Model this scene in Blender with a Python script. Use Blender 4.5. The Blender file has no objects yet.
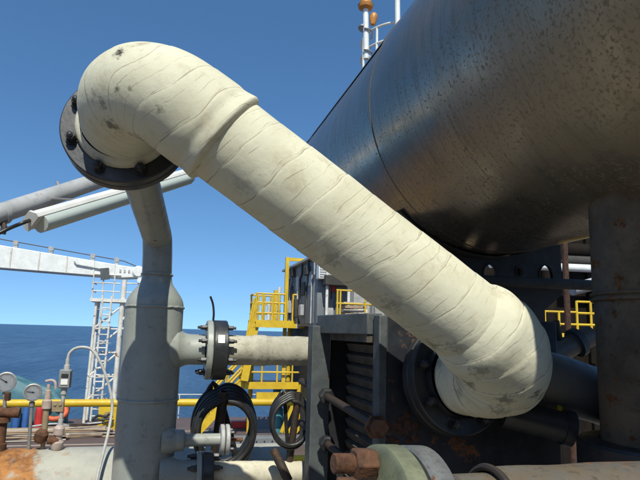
import bpy, bmesh, math, random
from mathutils import Vector as V, Matrix, Quaternion, noise
random.seed(7)
R = math.radians
scn = bpy.context.scene
col = scn.collection

# ------------------------------------------------------------------ camera, sky, sun
EYE = 4.0
cam = bpy.data.cameras.new('camera'); camo = bpy.data.objects.new('camera', cam); col.objects.link(camo)
cam.sensor_width = 36.0; cam.lens = 570.0 / 640.0 * 36.0
cam.clip_start = 0.02; cam.clip_end = 80000
camo.matrix_world = (Matrix.Translation((0, 0, EYE)) @ Matrix.Rotation(R(-14.7), 4, 'Z')
                     @ Matrix.Rotation(R(90 + 9.2), 4, 'X') @ Matrix.Rotation(R(1.57), 4, 'Z'))
scn.camera = camo
SUN_EL, SUN_AZ = 51.0, 9.0        # the sun stands behind the viewer, a little to the left
w = bpy.data.worlds.new('World'); scn.world = w; w.use_nodes = True
nt = w.node_tree; nt.nodes.clear()
wo = nt.nodes.new('ShaderNodeOutputWorld'); bg = nt.nodes.new('ShaderNodeBackground'); sk = nt.nodes.new('ShaderNodeTexSky')
sk.sky_type = 'NISHITA'; sk.sun_disc = False; sk.sun_elevation = R(SUN_EL); sk.sun_rotation = R(180 + SUN_AZ)
sk.altitude = 0; sk.air_density = 1.0; sk.dust_density = 0.35; sk.ozone_density = 4.5
bg.inputs['Strength'].default_value = 0.15
tc = nt.nodes.new('ShaderNodeTexCoord'); mp = nt.nodes.new('ShaderNodeMapping'); mp.vector_type = 'POINT'
mp.inputs['Scale'].default_value = (1, 1, 1.15); mp.inputs['Location'].default_value = (0, 0, .15)
nt.links.new(tc.outputs['Generated'], mp.inputs[0]); nt.links.new(mp.outputs[0], sk.inputs[0])
hs = nt.nodes.new('ShaderNodeHueSaturation'); hs.inputs['Saturation'].default_value = 1.13; hs.inputs['Hue'].default_value = .495; hs.inputs['Value'].default_value = .98
nt.links.new(sk.outputs[0], hs.inputs['Color']); nt.links.new(hs.outputs[0], bg.inputs[0]); nt.links.new(bg.outputs[0], wo.inputs[0])
sl = bpy.data.lights.new('sun', 'SUN'); sl.energy = 4.4; sl.angle = R(0.53); sl.color = (1.0, 0.975, 0.85)
so = bpy.data.objects.new('sun', sl); col.objects.link(so)
to_sun = V((-math.sin(R(SUN_AZ)) * math.cos(R(SUN_EL)), -math.cos(R(SUN_AZ)) * math.cos(R(SUN_EL)), math.sin(R(SUN_EL))))
so.rotation_euler = to_sun.to_track_quat('Z', 'Y').to_euler(); so.location = (0, -5, 20)
scn.view_settings.view_transform = 'Standard'; scn.view_settings.look = 'None'
scn.view_settings.exposure = 0.22; scn.view_settings.gamma = 1.0
scn.render.engine = 'CYCLES'
scn.render.resolution_x = 1024; scn.render.resolution_y = 768

# ------------------------------------------------------------------ materials
def new_mat(name):
    m = bpy.data.materials.new(name); m.use_nodes = True
    return m, m.node_tree, m.node_tree.nodes['Principled BSDF']
def N(nt, t, **k):
    n = nt.nodes.new(t)
    for a, v in k.items():
        if a in n.inputs: n.inputs[a].default_value = v
        else: setattr(n, a, v)
    return n
def coord(nt):
    return N(nt, 'ShaderNodeTexCoord').outputs['Object']
def noise_fac(nt, vec, scale, detail=5, rough=0.6, lo=0.4, hi=0.6, stretch=None):
    if stretch:
        mp = N(nt, 'ShaderNodeMapping'); mp.inputs['Scale'].default_value = stretch
        nt.links.new(vec, mp.inputs[0]); vec = mp.outputs[0]
    n = N(nt, 'ShaderNodeTexNoise'); n.inputs['Scale'].default_value = scale; n.inputs['Detail'].default_value = detail
    n.inputs['Roughness'].default_value = rough; nt.links.new(vec, n.inputs['Vector'])
    r = N(nt, 'ShaderNodeMapRange'); r.interpolation_type = 'SMOOTHSTEP'
    r.inputs[1].default_value = lo; r.inputs[2].default_value = hi
    nt.links.new(n.outputs['Fac'], r.inputs[0])
    return r.outputs[0]
def mathn(nt, op, a, b=None):
    n = N(nt, 'ShaderNodeMath', operation=op)
    for i, x in enumerate((a, b)):
        if x is None: continue
        if isinstance(x, (int, float)): n.inputs[i].default_value = x
        else: nt.links.new(x, n.inputs[i])
    return n.outputs[0]
def mixc(nt, fac, a, b):
    n = N(nt, 'ShaderNodeMix', data_type='RGBA')
    if isinstance(fac, (int, float)): n.inputs[0].default_value = fac
    else: nt.links.new(fac, n.inputs[0])
    for s, x in ((6, a), (7, b)):
        if isinstance(x, tuple): n.inputs[s].default_value = x if len(x) == 4 else x + (1,)
        else: nt.links.new(x, n.inputs[s])
    return n.outputs[2]
def mixf(nt, fac, a, b):
    n = N(nt, 'ShaderNodeMix', data_type='FLOAT')
    for s, x in ((0, fac), (2, a), (3, b)):
        if isinstance(x, (int, float)): n.inputs[s].default_value = x
        else: nt.links.new(x, n.inputs[s])
    return n.outputs[0]
def bump(nt, bs, h, strength, dist=0.01, chain=None):
    b = N(nt, 'ShaderNodeBump'); b.inputs['Strength'].default_value = strength; b.inputs['Distance'].default_value = dist
    nt.links.new(h, b.inputs['Height'])
    if chain is not None: nt.links.new(chain, b.inputs['Normal'])
    nt.links.new(b.outputs[0], bs.inputs['Normal'])
    return b.outputs[0]
RUST1, RUST2 = (0.20, 0.075, 0.025), (0.07, 0.028, 0.014)
def paint(name, c, c2=None, ns=4.0, rough=0.5, metal=0.0, rust=0.0, rs=14.0, dirt=0.35, bs=60.0, bstr=0.15, spec=0.5, rust_a=RUST1, rust_b=RUST2):
    """painted / coated surface: tone drift, grime specks, optional rust breakthrough, fine relief"""
    m, nt, b = new_mat(name); vec = coord(nt)
    c2 = c2 or tuple(x * 0.72 for x in c)
    base = mixc(nt, noise_fac(nt, vec, ns, 6, 0.65, 0.35, 0.68), c, c2)
    g = mathn(nt, 'MULTIPLY', noise_fac(nt, vec, ns * 7, 4, 0.7, 0.52, 0.75), dirt)
    base = mixc(nt, g, base, tuple(x * 0.35 for x in c))
    rr = noise_fac(nt, vec, 30, 4, 0.6, 0.2, 0.9)
    rg = mixf(nt, rr, max(0.05, rough - 0.12), min(1, rough + 0.15))
    h = N(nt, 'ShaderNodeTexNoise'); h.inputs['Scale'].default_value = bs; h.inputs['Detail'].default_value = 5; nt.links.new(vec, h.inputs['Vector'])
    ch = bump(nt, b, h.outputs['Fac'], bstr, 0.003)
    if rust > 0:
        f = noise_fac(nt, vec, rs, 8, 0.68, 0.72 - 0.35 * rust, 0.78 - 0.35 * rust)
        rc = mixc(nt, noise_fac(nt, vec, rs * 2.5, 6, 0.7, 0.35, 0.65), rust_a, rust_b)
        base = mixc(nt, f, base, rc); rg = mixf(nt, f, rg, 0.9)
        if metal: nt.links.new(mixf(nt, f, metal, 0.0), b.inputs['Metallic'])
        bump(nt, b, f, 0.35, 0.002, ch)
    elif metal: b.inputs['Metallic'].default_value = metal
    nt.links.new(base, b.inputs['Base Color']); nt.links.new(rg, b.inputs['Roughness'])
    b.inputs['Specular IOR Level'].default_value = spec
    return m

M = {}
M['grey_paint'] = paint('grey_paint', (0.33, 0.345, 0.31), (0.275, 0.29, 0.26), 5, 0.42, rust=0.12, rs=24, dirt=0.5)
M['grey_frame'] = paint('grey_frame', (0.085, 0.097, 0.098), (0.05, 0.058, 0.062), 9, 0.6, rust=0.25, rs=18, dirt=0.6)
M['dark_plate'] = paint('dark_plate', (0.018, 0.022, 0.030), (0.010, 0.011, 0.015), 10, 0.5, rust=0.33, rs=12, dirt=0.5)
M['black_paint'] = paint('black_paint', (0.018, 0.019, 0.022), (0.03, 0.03, 0.032), 12, 0.42, rust=0.1, rs=30, dirt=0.3)
M['bolt_black'] = paint('bolt_black', (0.022, 0.022, 0.025), (0.05, 0.05, 0.052), 40, 0.4, metal=0.3, rust=0.15, rs=60)
M['bolt_rust'] = paint('bolt_rust', (0.15, 0.065, 0.030), (0.06, 0.028, 0.016), 30, 0.85, bstr=0.5, bs=150)
M['rust_dark'] = paint('rust_dark', (0.075, 0.030, 0.016), (0.03, 0.015, 0.010), 30, 0.9, bstr=0.5, bs=150)
M['dark_slat'] = paint('dark_slat', (0.085, 0.070, 0.056), (0.05, 0.042, 0.034), 14, 0.8, rust=0.1, rs=20)
M['rod_dark'] = paint('rod_dark', (0.04, 0.034, 0.03), (0.07, 0.045, 0.03), 20, 0.6, metal=0.3, rust=0.3, rs=30)
M['rubber'] = paint('rubber', (0.014, 0.014, 0.015), (0.03, 0.029, 0.028), 16, 0.42, bstr=0.1)
M['cream_dirty'] = paint('cream_dirty', (0.50, 0.47, 0.37), (0.34, 0.32, 0.25), 9, 0.8, dirt=0.75, bs=120, bstr=0.3)
M['cream_clean'] = paint('cream_clean', (0.62, 0.58, 0.44), (0.5, 0.46, 0.35), 9, 0.8, dirt=0.4, bs=120, bstr=0.3)
M['green_paint'] = paint('green_paint', (0.17, 0.185, 0.115), (0.11, 0.12, 0.08), 22, 0.55, rust=0.22, rs=30, dirt=0.6)
M['grey_ring'] = paint('grey_ring', (0.15, 0.155, 0.152), (0.09, 0.093, 0.095), 20, 0.5, rust=0.28, rs=26, dirt=0.7)
M['old_clad'] = paint('old_clad', (0.13, 0.098, 0.062), (0.11, 0.11, 0.105), 9, 0.5, rust=0.48, rs=9, dirt=0.7, rust_a=(0.21, 0.105, 0.04), rust_b=(0.10, 0.045, 0.02))
M['white_paint'] = paint('white_paint', (0.74, 0.74, 0.70), (0.62, 0.62, 0.58), 3, 0.5, rust=0.06, rs=10, dirt=0.2)
M['tower_white'] = paint('tower_white', (0.68, 0.67, 0.62), (0.50, 0.46, 0.38), 1.6, 0.6, rust=0.34, rs=4, dirt=0.2)
M['lamp_white'] = paint('lamp_white', (0.66, 0.65, 0.60), (0.55, 0.54, 0.50), 6, 0.5, dirt=0.2)
M['light_grey'] = paint('light_grey', (0.40, 0.40, 0.39), (0.30, 0.30, 0.29), 6, 0.5, rust=0.12, rs=20, dirt=0.4)
M['yellow'] = paint('yellow', (0.62, 0.42, 0.02), (0.52, 0.33, 0.015), 3, 0.5, rust=0.14, rs=8, dirt=0.35)
M['module_grey'] = paint('module_grey', (0.19, 0.20, 0.205), (0.14, 0.15, 0.155), 0.8, 0.6, rust=0.08, rs=2, dirt=0.3)
M['module_dark'] = paint('module_dark', (0.052, 0.048, 0.042), (0.034, 0.031, 0.027), 1.5, 0.8, dirt=0.3)
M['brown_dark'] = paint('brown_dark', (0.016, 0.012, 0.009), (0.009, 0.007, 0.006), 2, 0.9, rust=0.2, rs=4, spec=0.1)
M['deck'] = paint('deck', (0.115, 0.078, 0.068), (0.085, 0.062, 0.058), 0.5, 0.75, rust=0.15, rs=1.5, dirt=0.4, bs=30)
M['line_pale'] = paint('line_pale', (0.42, 0.34, 0.25), (0.3, 0.24, 0.18), 2, 0.8, dirt=0.5)
M['floor'] = paint('floor', (0.24, 0.212, 0.17), (0.18, 0.16, 0.13), 2, 0.75, rust=0.3, rs=5)
M['wood'] = paint('wood', (0.42, 0.30, 0.19), (0.30, 0.21, 0.14), 3, 0.85, dirt=0.4)
M['wood_pale'] = paint('wood_pale', (0.52, 0.46, 0.38), (0.38, 0.33, 0.28), 3, 0.85, dirt=0.4)
M['tarp'] = paint('tarp', (0.06, 0.16, 0.19), (0.045, 0.125, 0.15), 2, 0.6, dirt=0.3, bs=6, bstr=0.5)
M['blue'] = paint('blue', (0.03, 0.10, 0.30), (0.02, 0.07, 0.2), 2, 0.5)
M['teal'] = paint('teal', (0.05, 0.22, 0.27), None, 2, 0.5)
M['orange'] = paint('orange', (0.60, 0.11, 0.03), (0.45, 0.08, 0.03), 3, 0.6)
M['red'] = paint('red', (0.50, 0.03, 0.025), None, 3, 0.5)
M['lamp_orange'] = paint('lamp_orange', (0.60, 0.25, 0.04), (0.4, 0.16, 0.03), 12, 0.45, rust=0.2, rs=20)
M['box_grey'] = paint('box_grey', (0.24, 0.26, 0.27), (0.19, 0.2, 0.21), 12, 0.45, dirt=0.3)
M['dial_white'] = paint('dial_white', (0.78, 0.78, 0.75), (0.7, 0.7, 0.66), 10, 0.4, dirt=0.1)
M['steel'] = paint('steel', (0.42, 0.41, 0.39), (0.3, 0.29, 0.28), 12, 0.4, metal=0.6, dirt=0.3)
M['conduit'] = paint('conduit', (0.45, 0.45, 0.43), (0.33, 0.33, 0.31), 20, 0.5, dirt=0.3)
M['tan'] = paint('tan', (0.32, 0.25, 0.15), (0.22, 0.17, 0.1), 20, 0.6, rust=0.2)
M['pale_pink'] = paint('pale_pink', (0.45, 0.36, 0.32), (0.34, 0.27, 0.23), 25, 0.6, rust=0.25, rs=30)
M['black_print'] = paint('black_print', (0.02, 0.02, 0.02), None, 10, 0.6)
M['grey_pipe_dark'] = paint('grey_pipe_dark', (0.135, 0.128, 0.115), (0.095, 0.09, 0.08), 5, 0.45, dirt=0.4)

# the large pale pipe with its rusted left end
m, nt, b = new_mat('big_pipe_paint'); vec = coord(nt)
base = mixc(nt, noise_fac(nt, vec, 6, 6, .65, .35, .68), (0.40, 0.39, 0.33), (0.30, 0.295, 0.26))
sx = N(nt, 'ShaderNodeSeparateXYZ'); nt.links.new(vec, sx.inputs[0])
mr = N(nt, 'ShaderNodeMapRange'); mr.inputs[1].default_value = 0.74; mr.inputs[2].default_value = 0.38; mr.inputs[3].default_value = 0.0; mr.inputs[4].default_value = 0.34
nt.links.new(sx.outputs[0], mr.inputs[0])
n1 = N(nt, 'ShaderNodeTexNoise'); n1.inputs['Scale'].default_value = 9; n1.inputs['Detail'].default_value = 8; n1.inputs['Roughness'].default_value = .66; nt.links.new(vec, n1.inputs['Vector'])
rf = N(nt, 'ShaderNodeMapRange'); rf.interpolation_type = 'SMOOTHSTEP'; rf.inputs[1].default_value = .60; rf.inputs[2].default_value = .76
nt.links.new(mathn(nt, 'ADD', n1.outputs['Fac'], mr.outputs[0]), rf.inputs[0])
rc = mixc(nt, noise_fac(nt, vec, 22, 6, .7, .35, .65), (0.40, 0.17, 0.04), (0.16, 0.065, 0.025))
nt.links.new(mixc(nt, rf.outputs[0], base, rc), b.inputs['Base Color']); b.inputs['Roughness'].default_value = .75
bump(nt, b, rf.outputs[0], .3, .004)
M['big_pipe'] = m

# off-white bandage of the wrapped line, object origin is the middle of the run
def wrap_mat(name, smudges):
    m, nt, b = new_mat(name); vec = coord(nt)
    base = mixc(nt, noise_fac(nt, vec, 7, 6, .6, .35, .7), (0.645, 0.625, 0.48), (0.565, 0.54, 0.40))
    base = mixc(nt, mathn(nt, 'MULTIPLY', noise_fac(nt, vec, 16, 6, .7, .52, .74), .5), base, (0.40, 0.33, 0.21))
    base = mixc(nt, mathn(nt, 'MULTIPLY', noise_fac(nt, vec, 60, 4, .7, .60, .78), .35), base, (0.22, 0.19, 0.14))
    n2 = N(nt, 'ShaderNodeTexNoise'); n2.inputs['Scale'].default_value = 85; n2.inputs['Detail'].default_value = 7; n2.inputs['Roughness'].default_value = .7; nt.links.new(vec, n2.inputs['Vector'])
    for (p, rad, dark) in smudges:
        d = N(nt, 'ShaderNodeVectorMath', operation='DISTANCE'); d.inputs[1].default_value = p; nt.links.new(vec, d.inputs[0])
        g = N(nt, 'ShaderNodeMapRange'); g.inputs[1].default_value = 0; g.inputs[2].default_value = rad; g.inputs[3].default_value = .34; g.inputs[4].default_value = -.12
        nt.links.new(d.outputs['Value'], g.inputs[0])
        k = N(nt, 'ShaderNodeMapRange'); k.interpolation_type = 'SMOOTHSTEP'; k.inputs[1].default_value = .58; k.inputs[2].default_value = .80; k.inputs[4].default_value = dark
        nt.links.new(mathn(nt, 'ADD', n2.outputs['Fac'], g.outputs[0]), k.inputs[0])
        base = mixc(nt, k.outputs[0], base, (0.045, 0.042, 0.036))
    uv = N(nt, 'ShaderNodeUVMap'); uv.uv_map = 'UVMap'
    sp = N(nt, 'ShaderNodeSeparateXYZ'); nt.links.new(uv.outputs[0], sp.inputs[0])
    fr_ = mathn(nt, 'FRACT', sp.outputs[1])
    ln = N(nt, 'ShaderNodeMapRange'); ln.interpolation_type = 'SMOOTHSTEP'; ln.inputs[1].default_value = .955; ln.inputs[2].default_value = .992
    nt.links.new(fr_, ln.inputs[0])
    ln = mathn(nt, 'MULTIPLY', ln.outputs[0], noise_fac(nt, vec, 22, 4, .6, .28, .6))
    base = mixc(nt, mathn(nt, 'MULTIPLY', ln, .75), base, (0.24, 0.19, 0.11))
    fine = N(nt, 'ShaderNodeMapRange'); fine.interpolation_type = 'SMOOTHSTEP'; fine.inputs[1].default_value = .93; fine.inputs[2].default_value = .985
    nt.links.new(mathn(nt, 'FRACT', mathn(nt, 'ADD', mathn(nt, 'MULTIPLY', sp.outputs[1], 3.0), mathn(nt, 'MULTIPLY', noise_fac(nt, vec, 14, 3, .5, .2, .8), .35))), fine.inputs[0])
    fl_ = mathn(nt, 'MULTIPLY', fine.outputs[0], noise_fac(nt, vec, 18, 4, .6, .40, .64))
    base = mixc(nt, mathn(nt, 'MULTIPLY', fl_, .30), base, (0.30, 0.25, 0.15))
    nt.links.new(base, b.inputs['Base Color']); b.inputs['Roughness'].default_value = .92; b.inputs['Specular IOR Level'].default_value = .15
    cv = N(nt, 'ShaderNodeCombineXYZ'); nt.links.new(mathn(nt, 'MULTIPLY', sp.outputs[1], .08), cv.inputs[0]); nt.links.new(sp.outputs[0], cv.inputs[1])
    wv = N(nt, 'ShaderNodeTexWave'); wv.wave_type = 'BANDS'; wv.bands_direction = 'X'; wv.inputs['Scale'].default_value = 150; wv.inputs['Distortion'].default_value = 1.5; wv.inputs['Detail'].default_value = 2
    nt.links.new(cv.outputs[0], wv.inputs['Vector'])
    c1 = bump(nt, b, wv.outputs['Fac'], .16, .0008)
    n3 = N(nt, 'ShaderNodeTexNoise'); n3.inputs['Scale'].default_value = 45; n3.inputs['Detail'].default_value = 6; nt.links.new(vec, n3.inputs['Vector'])
    c2_ = bump(nt, b, n3.outputs['Fac'], .20, .006, c1)
    c3_ = bump(nt, b, mathn(nt, 'SUBTRACT', 1.0, fl_), .5, .0012, c2_)
    n6 = N(nt, 'ShaderNodeTexNoise'); n6.inputs['Scale'].default_value = 420; n6.inputs['Detail'].default_value = 3; nt.links.new(vec, n6.inputs['Vector'])
    bump(nt, b, n6.outputs['Fac'], .22, .0015, c3_)
    return m

# stainless cladding of the vessel: mirror sheet, pitted and streaked with rust
def clad_mat(name, spot_bias):
    m, nt, b = new_mat(name); vec = coord(nt)
    base = mixc(nt, noise_fac(nt, vec, 2.2, 6, .6, .3, .7), (0.34, 0.315, 0.27), (0.26, 0.225, 0.175))
    st = noise_fac(nt, vec, 16, 6, .7, .48, .70, (0.6, 4.5, 0.30))
    base = mixc(nt, mathn(nt, 'MULTIPLY', st, .7), base, (0.13, 0.10, 0.066))
    sx = N(nt, 'ShaderNodeSeparateXYZ'); nt.links.new(vec, sx.inputs[0])
    mr = N(nt, 'ShaderNodeMapRange'); mr.inputs[1].default_value = 0.55; mr.inputs[2].default_value = -.35; mr.inputs[3].default_value = .040; mr.inputs[4].default_value = .12
    nt.links.new(sx.outputs[1], mr.inputs[0])
    n1 = N(nt, 'ShaderNodeTexNoise'); n1.inputs['Scale'].default_value = 105; n1.inputs['Detail'].default_value = 2.0; n1.inputs['Roughness'].default_value = .6; nt.links.new(vec, n1.inputs['Vector'])
    f = N(nt, 'ShaderNodeMapRange'); f.interpolation_type = 'SMOOTHSTEP'; f.inputs[1].default_value = .645 - spot_bias; f.inputs[2].default_value = .735 - spot_bias
    nt.links.new(mathn(nt, 'ADD', n1.outputs['Fac'], mr.outputs[0]), f.inputs[0])
    base = mixc(nt, mathn(nt, 'MULTIPLY', f.outputs[0], .75), base, (0.060, 0.032, 0.018))
    film = mathn(nt, 'ADD', mathn(nt, 'MULTIPLY', noise_fac(nt, vec, 5, 6, .65, .3, .72), .55), .45)
    dusty = mathn(nt, 'MULTIPLY', mathn(nt, 'MULTIPLY', film, mr.outputs[0]), 7.5)
    dusty = mathn(nt, 'MINIMUM', dusty, .72)
    base = mixc(nt, dusty, base, (0.22, 0.165, 0.102))
    nonmetal = mathn(nt, 'MAXIMUM', mathn(nt, 'MAXIMUM', f.outputs[0], mathn(nt, 'MULTIPLY', st, .45)), mathn(nt, 'MULTIPLY', dusty, .85))
    nt.links.new(mathn(nt, 'SUBTRACT', 1.0, nonmetal), b.inputs['Metallic'])
    nt.links.new(base, b.inputs['Base Color'])
    rg = mixf(nt, noise_fac(nt, vec, 9, 6, .65, .3, .7), .07, .15)
    rg = mixf(nt, nonmetal, rg, .75); nt.links.new(rg, b.inputs['Roughness'])
    n4 = N(nt, 'ShaderNodeTexNoise'); n4.inputs['Scale'].default_value = 3.2; n4.inputs['Detail'].default_value = 2; nt.links.new(vec, n4.inputs['Vector'])
    c1 = bump(nt, b, n4.outputs['Fac'], .12, .03)
    n5 = N(nt, 'ShaderNodeTexNoise'); n5.inputs['Scale'].default_value = 140; n5.inputs['Detail'].default_value = 4; nt.links.new(vec, n5.inputs['Vector'])
    bump(nt, b, n5.outputs['Fac'], .06, .002, c1)
    return m
M['clad'] = clad_mat('vessel_cladding', 0.0)
M['clad_column'] = paint('column_cladding', (0.15, 0.108, 0.068), (0.075, 0.055, 0.038), 6, 0.6, rust=0.42, rs=22, dirt=0.7, spec=0.2)

# sea
m, nt, b = new_mat('sea_water'); vec = coord(nt)
mp = N(nt, 'ShaderNodeMapping'); mp.inputs['Scale'].default_value = (1, 0.16, 1); mp.inputs['Rotation'].default_value = (0, 0, .22); nt.links.new(vec, mp.inputs[0])
base = mixc(nt, noise_fac(nt, mp.outputs[0], .06, 9, .72, .36, .66), (0.015, 0.044, 0.100), (0.046, 0.098, 0.178))
nt.links.new(base, b.inputs['Base Color']); b.inputs['Roughness'].default_value = .30; b.inputs['IOR'].default_value = 1.33; b.inputs['Specular IOR Level'].default_value = .35
a1 = N(nt, 'ShaderNodeTexNoise'); a1.inputs['Scale'].default_value = .16; a1.inputs['Detail'].default_value = 9; a1.inputs['Roughness'].default_value = .62; nt.links.new(mp.outputs[0], a1.inputs['Vector'])
bump(nt, b, a1.outputs['Fac'], 1.0, 5.0)
M['sea'] = m
# lamp diffuser
m, nt, b = new_mat('lamp_diffuser'); b.inputs['Base Color'].default_value = (0.62, 0.69, 0.64, 1); b.inputs['Roughness'].default_value = .3
b.inputs['Transmission Weight'].default_value = .2; b.inputs['IOR'].default_value = 1.3
M['diffuser'] = m
m, nt, b = new_mat('gauge_glass'); b.inputs['Base Color'].default_value = (1, 1, 1, 1); b.inputs['Roughness'].default_value = .03
b.inputs['Transmission Weight'].default_value = 1.0; b.inputs['IOR'].default_value = 1.05
M['glass'] = m

# ------------------------------------------------------------------ mesh helpers
def frame_of(d):
    d = V(d).normalized(); q = d.to_track_quat('Z', 'Y'); return q.to_matrix()
class MB:
    def __init__(s): s.v = []; s.f = []; s.uv = None
    def add(s, vs, fs):
        o = len(s.v); s.v += [V(x) for x in vs]; s.f += [tuple(i + o for i in f) for f in fs]; return s
    def box(s, c, size, rot=None):
        c = V(c); hx, hy, hz = (x / 2 for x in size); vs = []
        for x in (-hx, hx):
            for y in (-hy, hy):
                for z in (-hz, hz):
                    p = V((x, y, z)); vs.append(c + (rot @ p if rot else p))
        return s.add(vs, [(0, 1, 3, 2), (4, 6, 7, 5), (0, 4, 5, 1), (2, 3, 7, 6), (0, 2, 6, 4), (1, 5, 7, 3)])
    def bar(s, p0, p1, wd, ht, up=(0, 0, 1)):
        p0, p1 = V(p0), V(p1); d = (p1 - p0); L = d.length; d.normalize(); up = V(up)
        x = d.cross(up)
        if x.length < 1e-4: x = d.cross(V((1, 0, 0)))
        x.normalize(); z = x.cross(d)
        rot = Matrix((x, d, z)).transposed()
        return s.box((p0 + p1) / 2, (wd, L, ht), rot)
    def lathe(s, o, d, prof, seg=32, cap0=True, cap1=True):
        """prof: list of (distance along d, radius)"""
        o = V(o); m = frame_of(d); vs = []; fs = []
        for (h, r) in prof:
            for k in range(seg):
                a = 2 * math.pi * k / seg; vs.append(o + m @ V((r * math.cos(a), r * math.sin(a), h)))
        for i in range(len(prof) - 1):
            for k in range(seg):
                a, b2 = i * seg + k, i * seg + (k + 1) % seg
                fs.append((a, b2, b2 + seg, a + seg))
        if cap0: fs.append(tuple(reversed(range(seg))))
        if cap1: fs.append(tuple(range((len(prof) - 1) * seg, len(prof) * seg)))
        return s.add(vs, fs)
    def cyl(s, p0, p1, r0, r1=None, seg=20, caps=True):
        p0, p1 = V(p0), V(p1); r1 = r0 if r1 is None else r1
        return s.lathe(p0, p1 - p0, [(0, r0), ((p1 - p0).length, r1)], seg, caps, caps)
    def tube(s, pts, rad, seg=16, closed=False, caps=True, uv=False):
        pts = [V(p) for p in pts]; n = len(pts)
        tan = []
        for i in range(n):
            if closed: t = pts[(i + 1) % n] - pts[i - 1]
            else: t = pts[min(i + 1, n - 1)] - pts[max(i - 1, 0)]
            tan.append(t.normalized())
        x = tan[0].cross(V((0, 0, 1)))
        if x.length < 1e-3: x = tan[0].cross(V((1, 0, 0)))
        x.normalize(); vs = []; fs = []; acc = 0; ss = []
        for i in range(n):
            if i:
                q = tan[i - 1].rotation_difference(tan[i]); x = q @ x; x = (x - tan[i] * x.dot(tan[i])).normalized(); acc += (pts[i] - pts[i - 1]).length
            y = tan[i].cross(x); ss.append(acc)
            for k in range(seg):
                a = 2 * math.pi * k / seg
                r = rad(acc, a, pts[i]) if callable(rad) else rad
                vs.append(pts[i] + (x * math.cos(a) + y * math.sin(a)) * r)
        o = len(s.v)
        for i in range(n if closed else n - 1):
            j = (i + 1) % n
            for k in range(seg):
                k2 = (k + 1) % seg; fs.append((i * seg + k, i * seg + k2, j * seg + k2, j * seg + k))
        if caps and not closed:
            fs.append(tuple(reversed(range(seg)))); fs.append(tuple(range((n - 1) * seg, n * seg)))
        if uv:
            s.uv = []
            for i in range(n - 1):
                for k in range(seg):
                    for (ii, kk) in ((i, k), (i, k + 1), (i + 1, k + 1), (i + 1, k)):
                        s.uv.append((ss[ii], uv(ss[ii], 2 * math.pi * kk / seg, pts[ii])))
            s.uv += [(0, .5)] * (2 * seg if caps else 0)
        return s.add(vs, fs)
    def mesh(s, name, off=(0, 0, 0), smooth=35):
        me = bpy.data.meshes.new(name); off = V(off)
        me.from_pydata([v - off for v in s.v], [], s.f)
        if s.uv:
            u = me.uv_layers.new(name='UVMap')
            u.data.foreach_set('uv', [x for q in s.uv for x in q])
        me.validate(); me.update()
        bm = bmesh.new(); bm.from_mesh(me); bmesh.ops.recalc_face_normals(bm, faces=bm.faces); bm.to_mesh(me); bm.free()
        if smooth:
            me.polygons.foreach_set('use_smooth', [True] * len(me.polygons))
            me.set_sharp_from_angle(angle=R(smooth))
        return me
def world_loc(o):
    p = V(o.location)
    while o.parent: o = o.parent; p += V(o.location)
    return p
def tag(o, label=None, cat=None, group=None, kind=None):
    if label: o['label'] = label
    if cat: o['category'] = cat
    if group: o['group'] = group
    if kind: o['kind'] = kind
    return o
def thing(name, loc, label, cat, group=None):
    o = bpy.data.objects.new(name, None); col.objects.link(o); o.location = loc; o.empty_display_size = .1
    return tag(o, label, cat, group)
def part(name, mb, mat, parent=None, origin=None, bevel=0, smooth=35, seg=2):
    if parent is not None: origin = world_loc(parent)
    me = mb.mesh(name, origin or (0, 0, 0), smooth)
    me.materials.append(M[mat] if isinstance(mat, str) else mat)
    o = bpy.data.objects.new(name, me); col.objects.link(o)
    if parent is not None: o.parent = parent
    elif origin: o.location = origin
    if bevel:
        bv = o.modifiers.new('bevel', 'BEVEL'); bv.width = bevel; bv.segments = seg; bv.limit_method = 'ANGLE'; bv.angle_limit = R(50)
    return o
def solo(name, mb, mat, loc, label, cat, group=None, **k):
    return tag(part(name, mb, mat, None, loc, **k), label, cat, group)
def shared(name, me, parent, wp, rot=None):
    """another object on shared mesh data, at world point wp"""
    o = bpy.data.objects.new(name, me); col.objects.link(o); o.parent = parent
    o.location = V(wp) - world_loc(parent)
    if rot is not None: o.rotation_mode = 'QUATERNION'; o.rotation_quaternion = rot
    return o
def smooth_path(ctrl, n=12):
    """Catmull-Rom through points"""
    c = [V(p) for p in ctrl]; c = [c[0] * 2 - c[1]] + c + [c[-1] * 2 - c[-2]]; out = []
    for i in range(1, len(c) - 2):
        for k in range(n):
            t = k / n; p0, p1, p2, p3 = c[i - 1], c[i], c[i + 1], c[i + 2]
            out.append(.5 * ((2 * p1) + (p2 - p0) * t + (2 * p0 - 5 * p1 + 4 * p2 - p3) * t * t + (3 * p1 - p0 - 3 * p2 + p3) * t ** 3))
    out.append(c[-2]); return out
def fillet(a, c, b, r, n=24):
    """points of the arc that rounds corner c between a and b"""
    a, c, b = V(a), V(c), V(b); u = (a - c).normalized(); v = (b - c).normalized()
    ang = u.angle(v); t = r / math.tan(ang / 2); p0, p1 = c + u * t, c + v * t
    ctr = c + (u + v).normalized() * (r / math.sin(ang / 2))
    e0, e1 = p0 - ctr, p1 - ctr; tot = e0.angle(e1); ax = e0.cross(e1).normalized()
    return [ctr + Quaternion(ax, tot * i / n) @ e0 for i in range(n + 1)]
def resample(pts, step):
    out = [pts[0]]; acc = 0
    for i in range(1, len(pts)):
        seg = pts[i] - pts[i - 1]; L = seg.length; d = step - acc
        while d <= L:
            out.append(pts[i - 1] + seg * (d / L)); d += step
        acc = L - (d - step)
    if (out[-1] - pts[-1]).length > step * .3: out.append(pts[-1])
    return out

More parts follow.
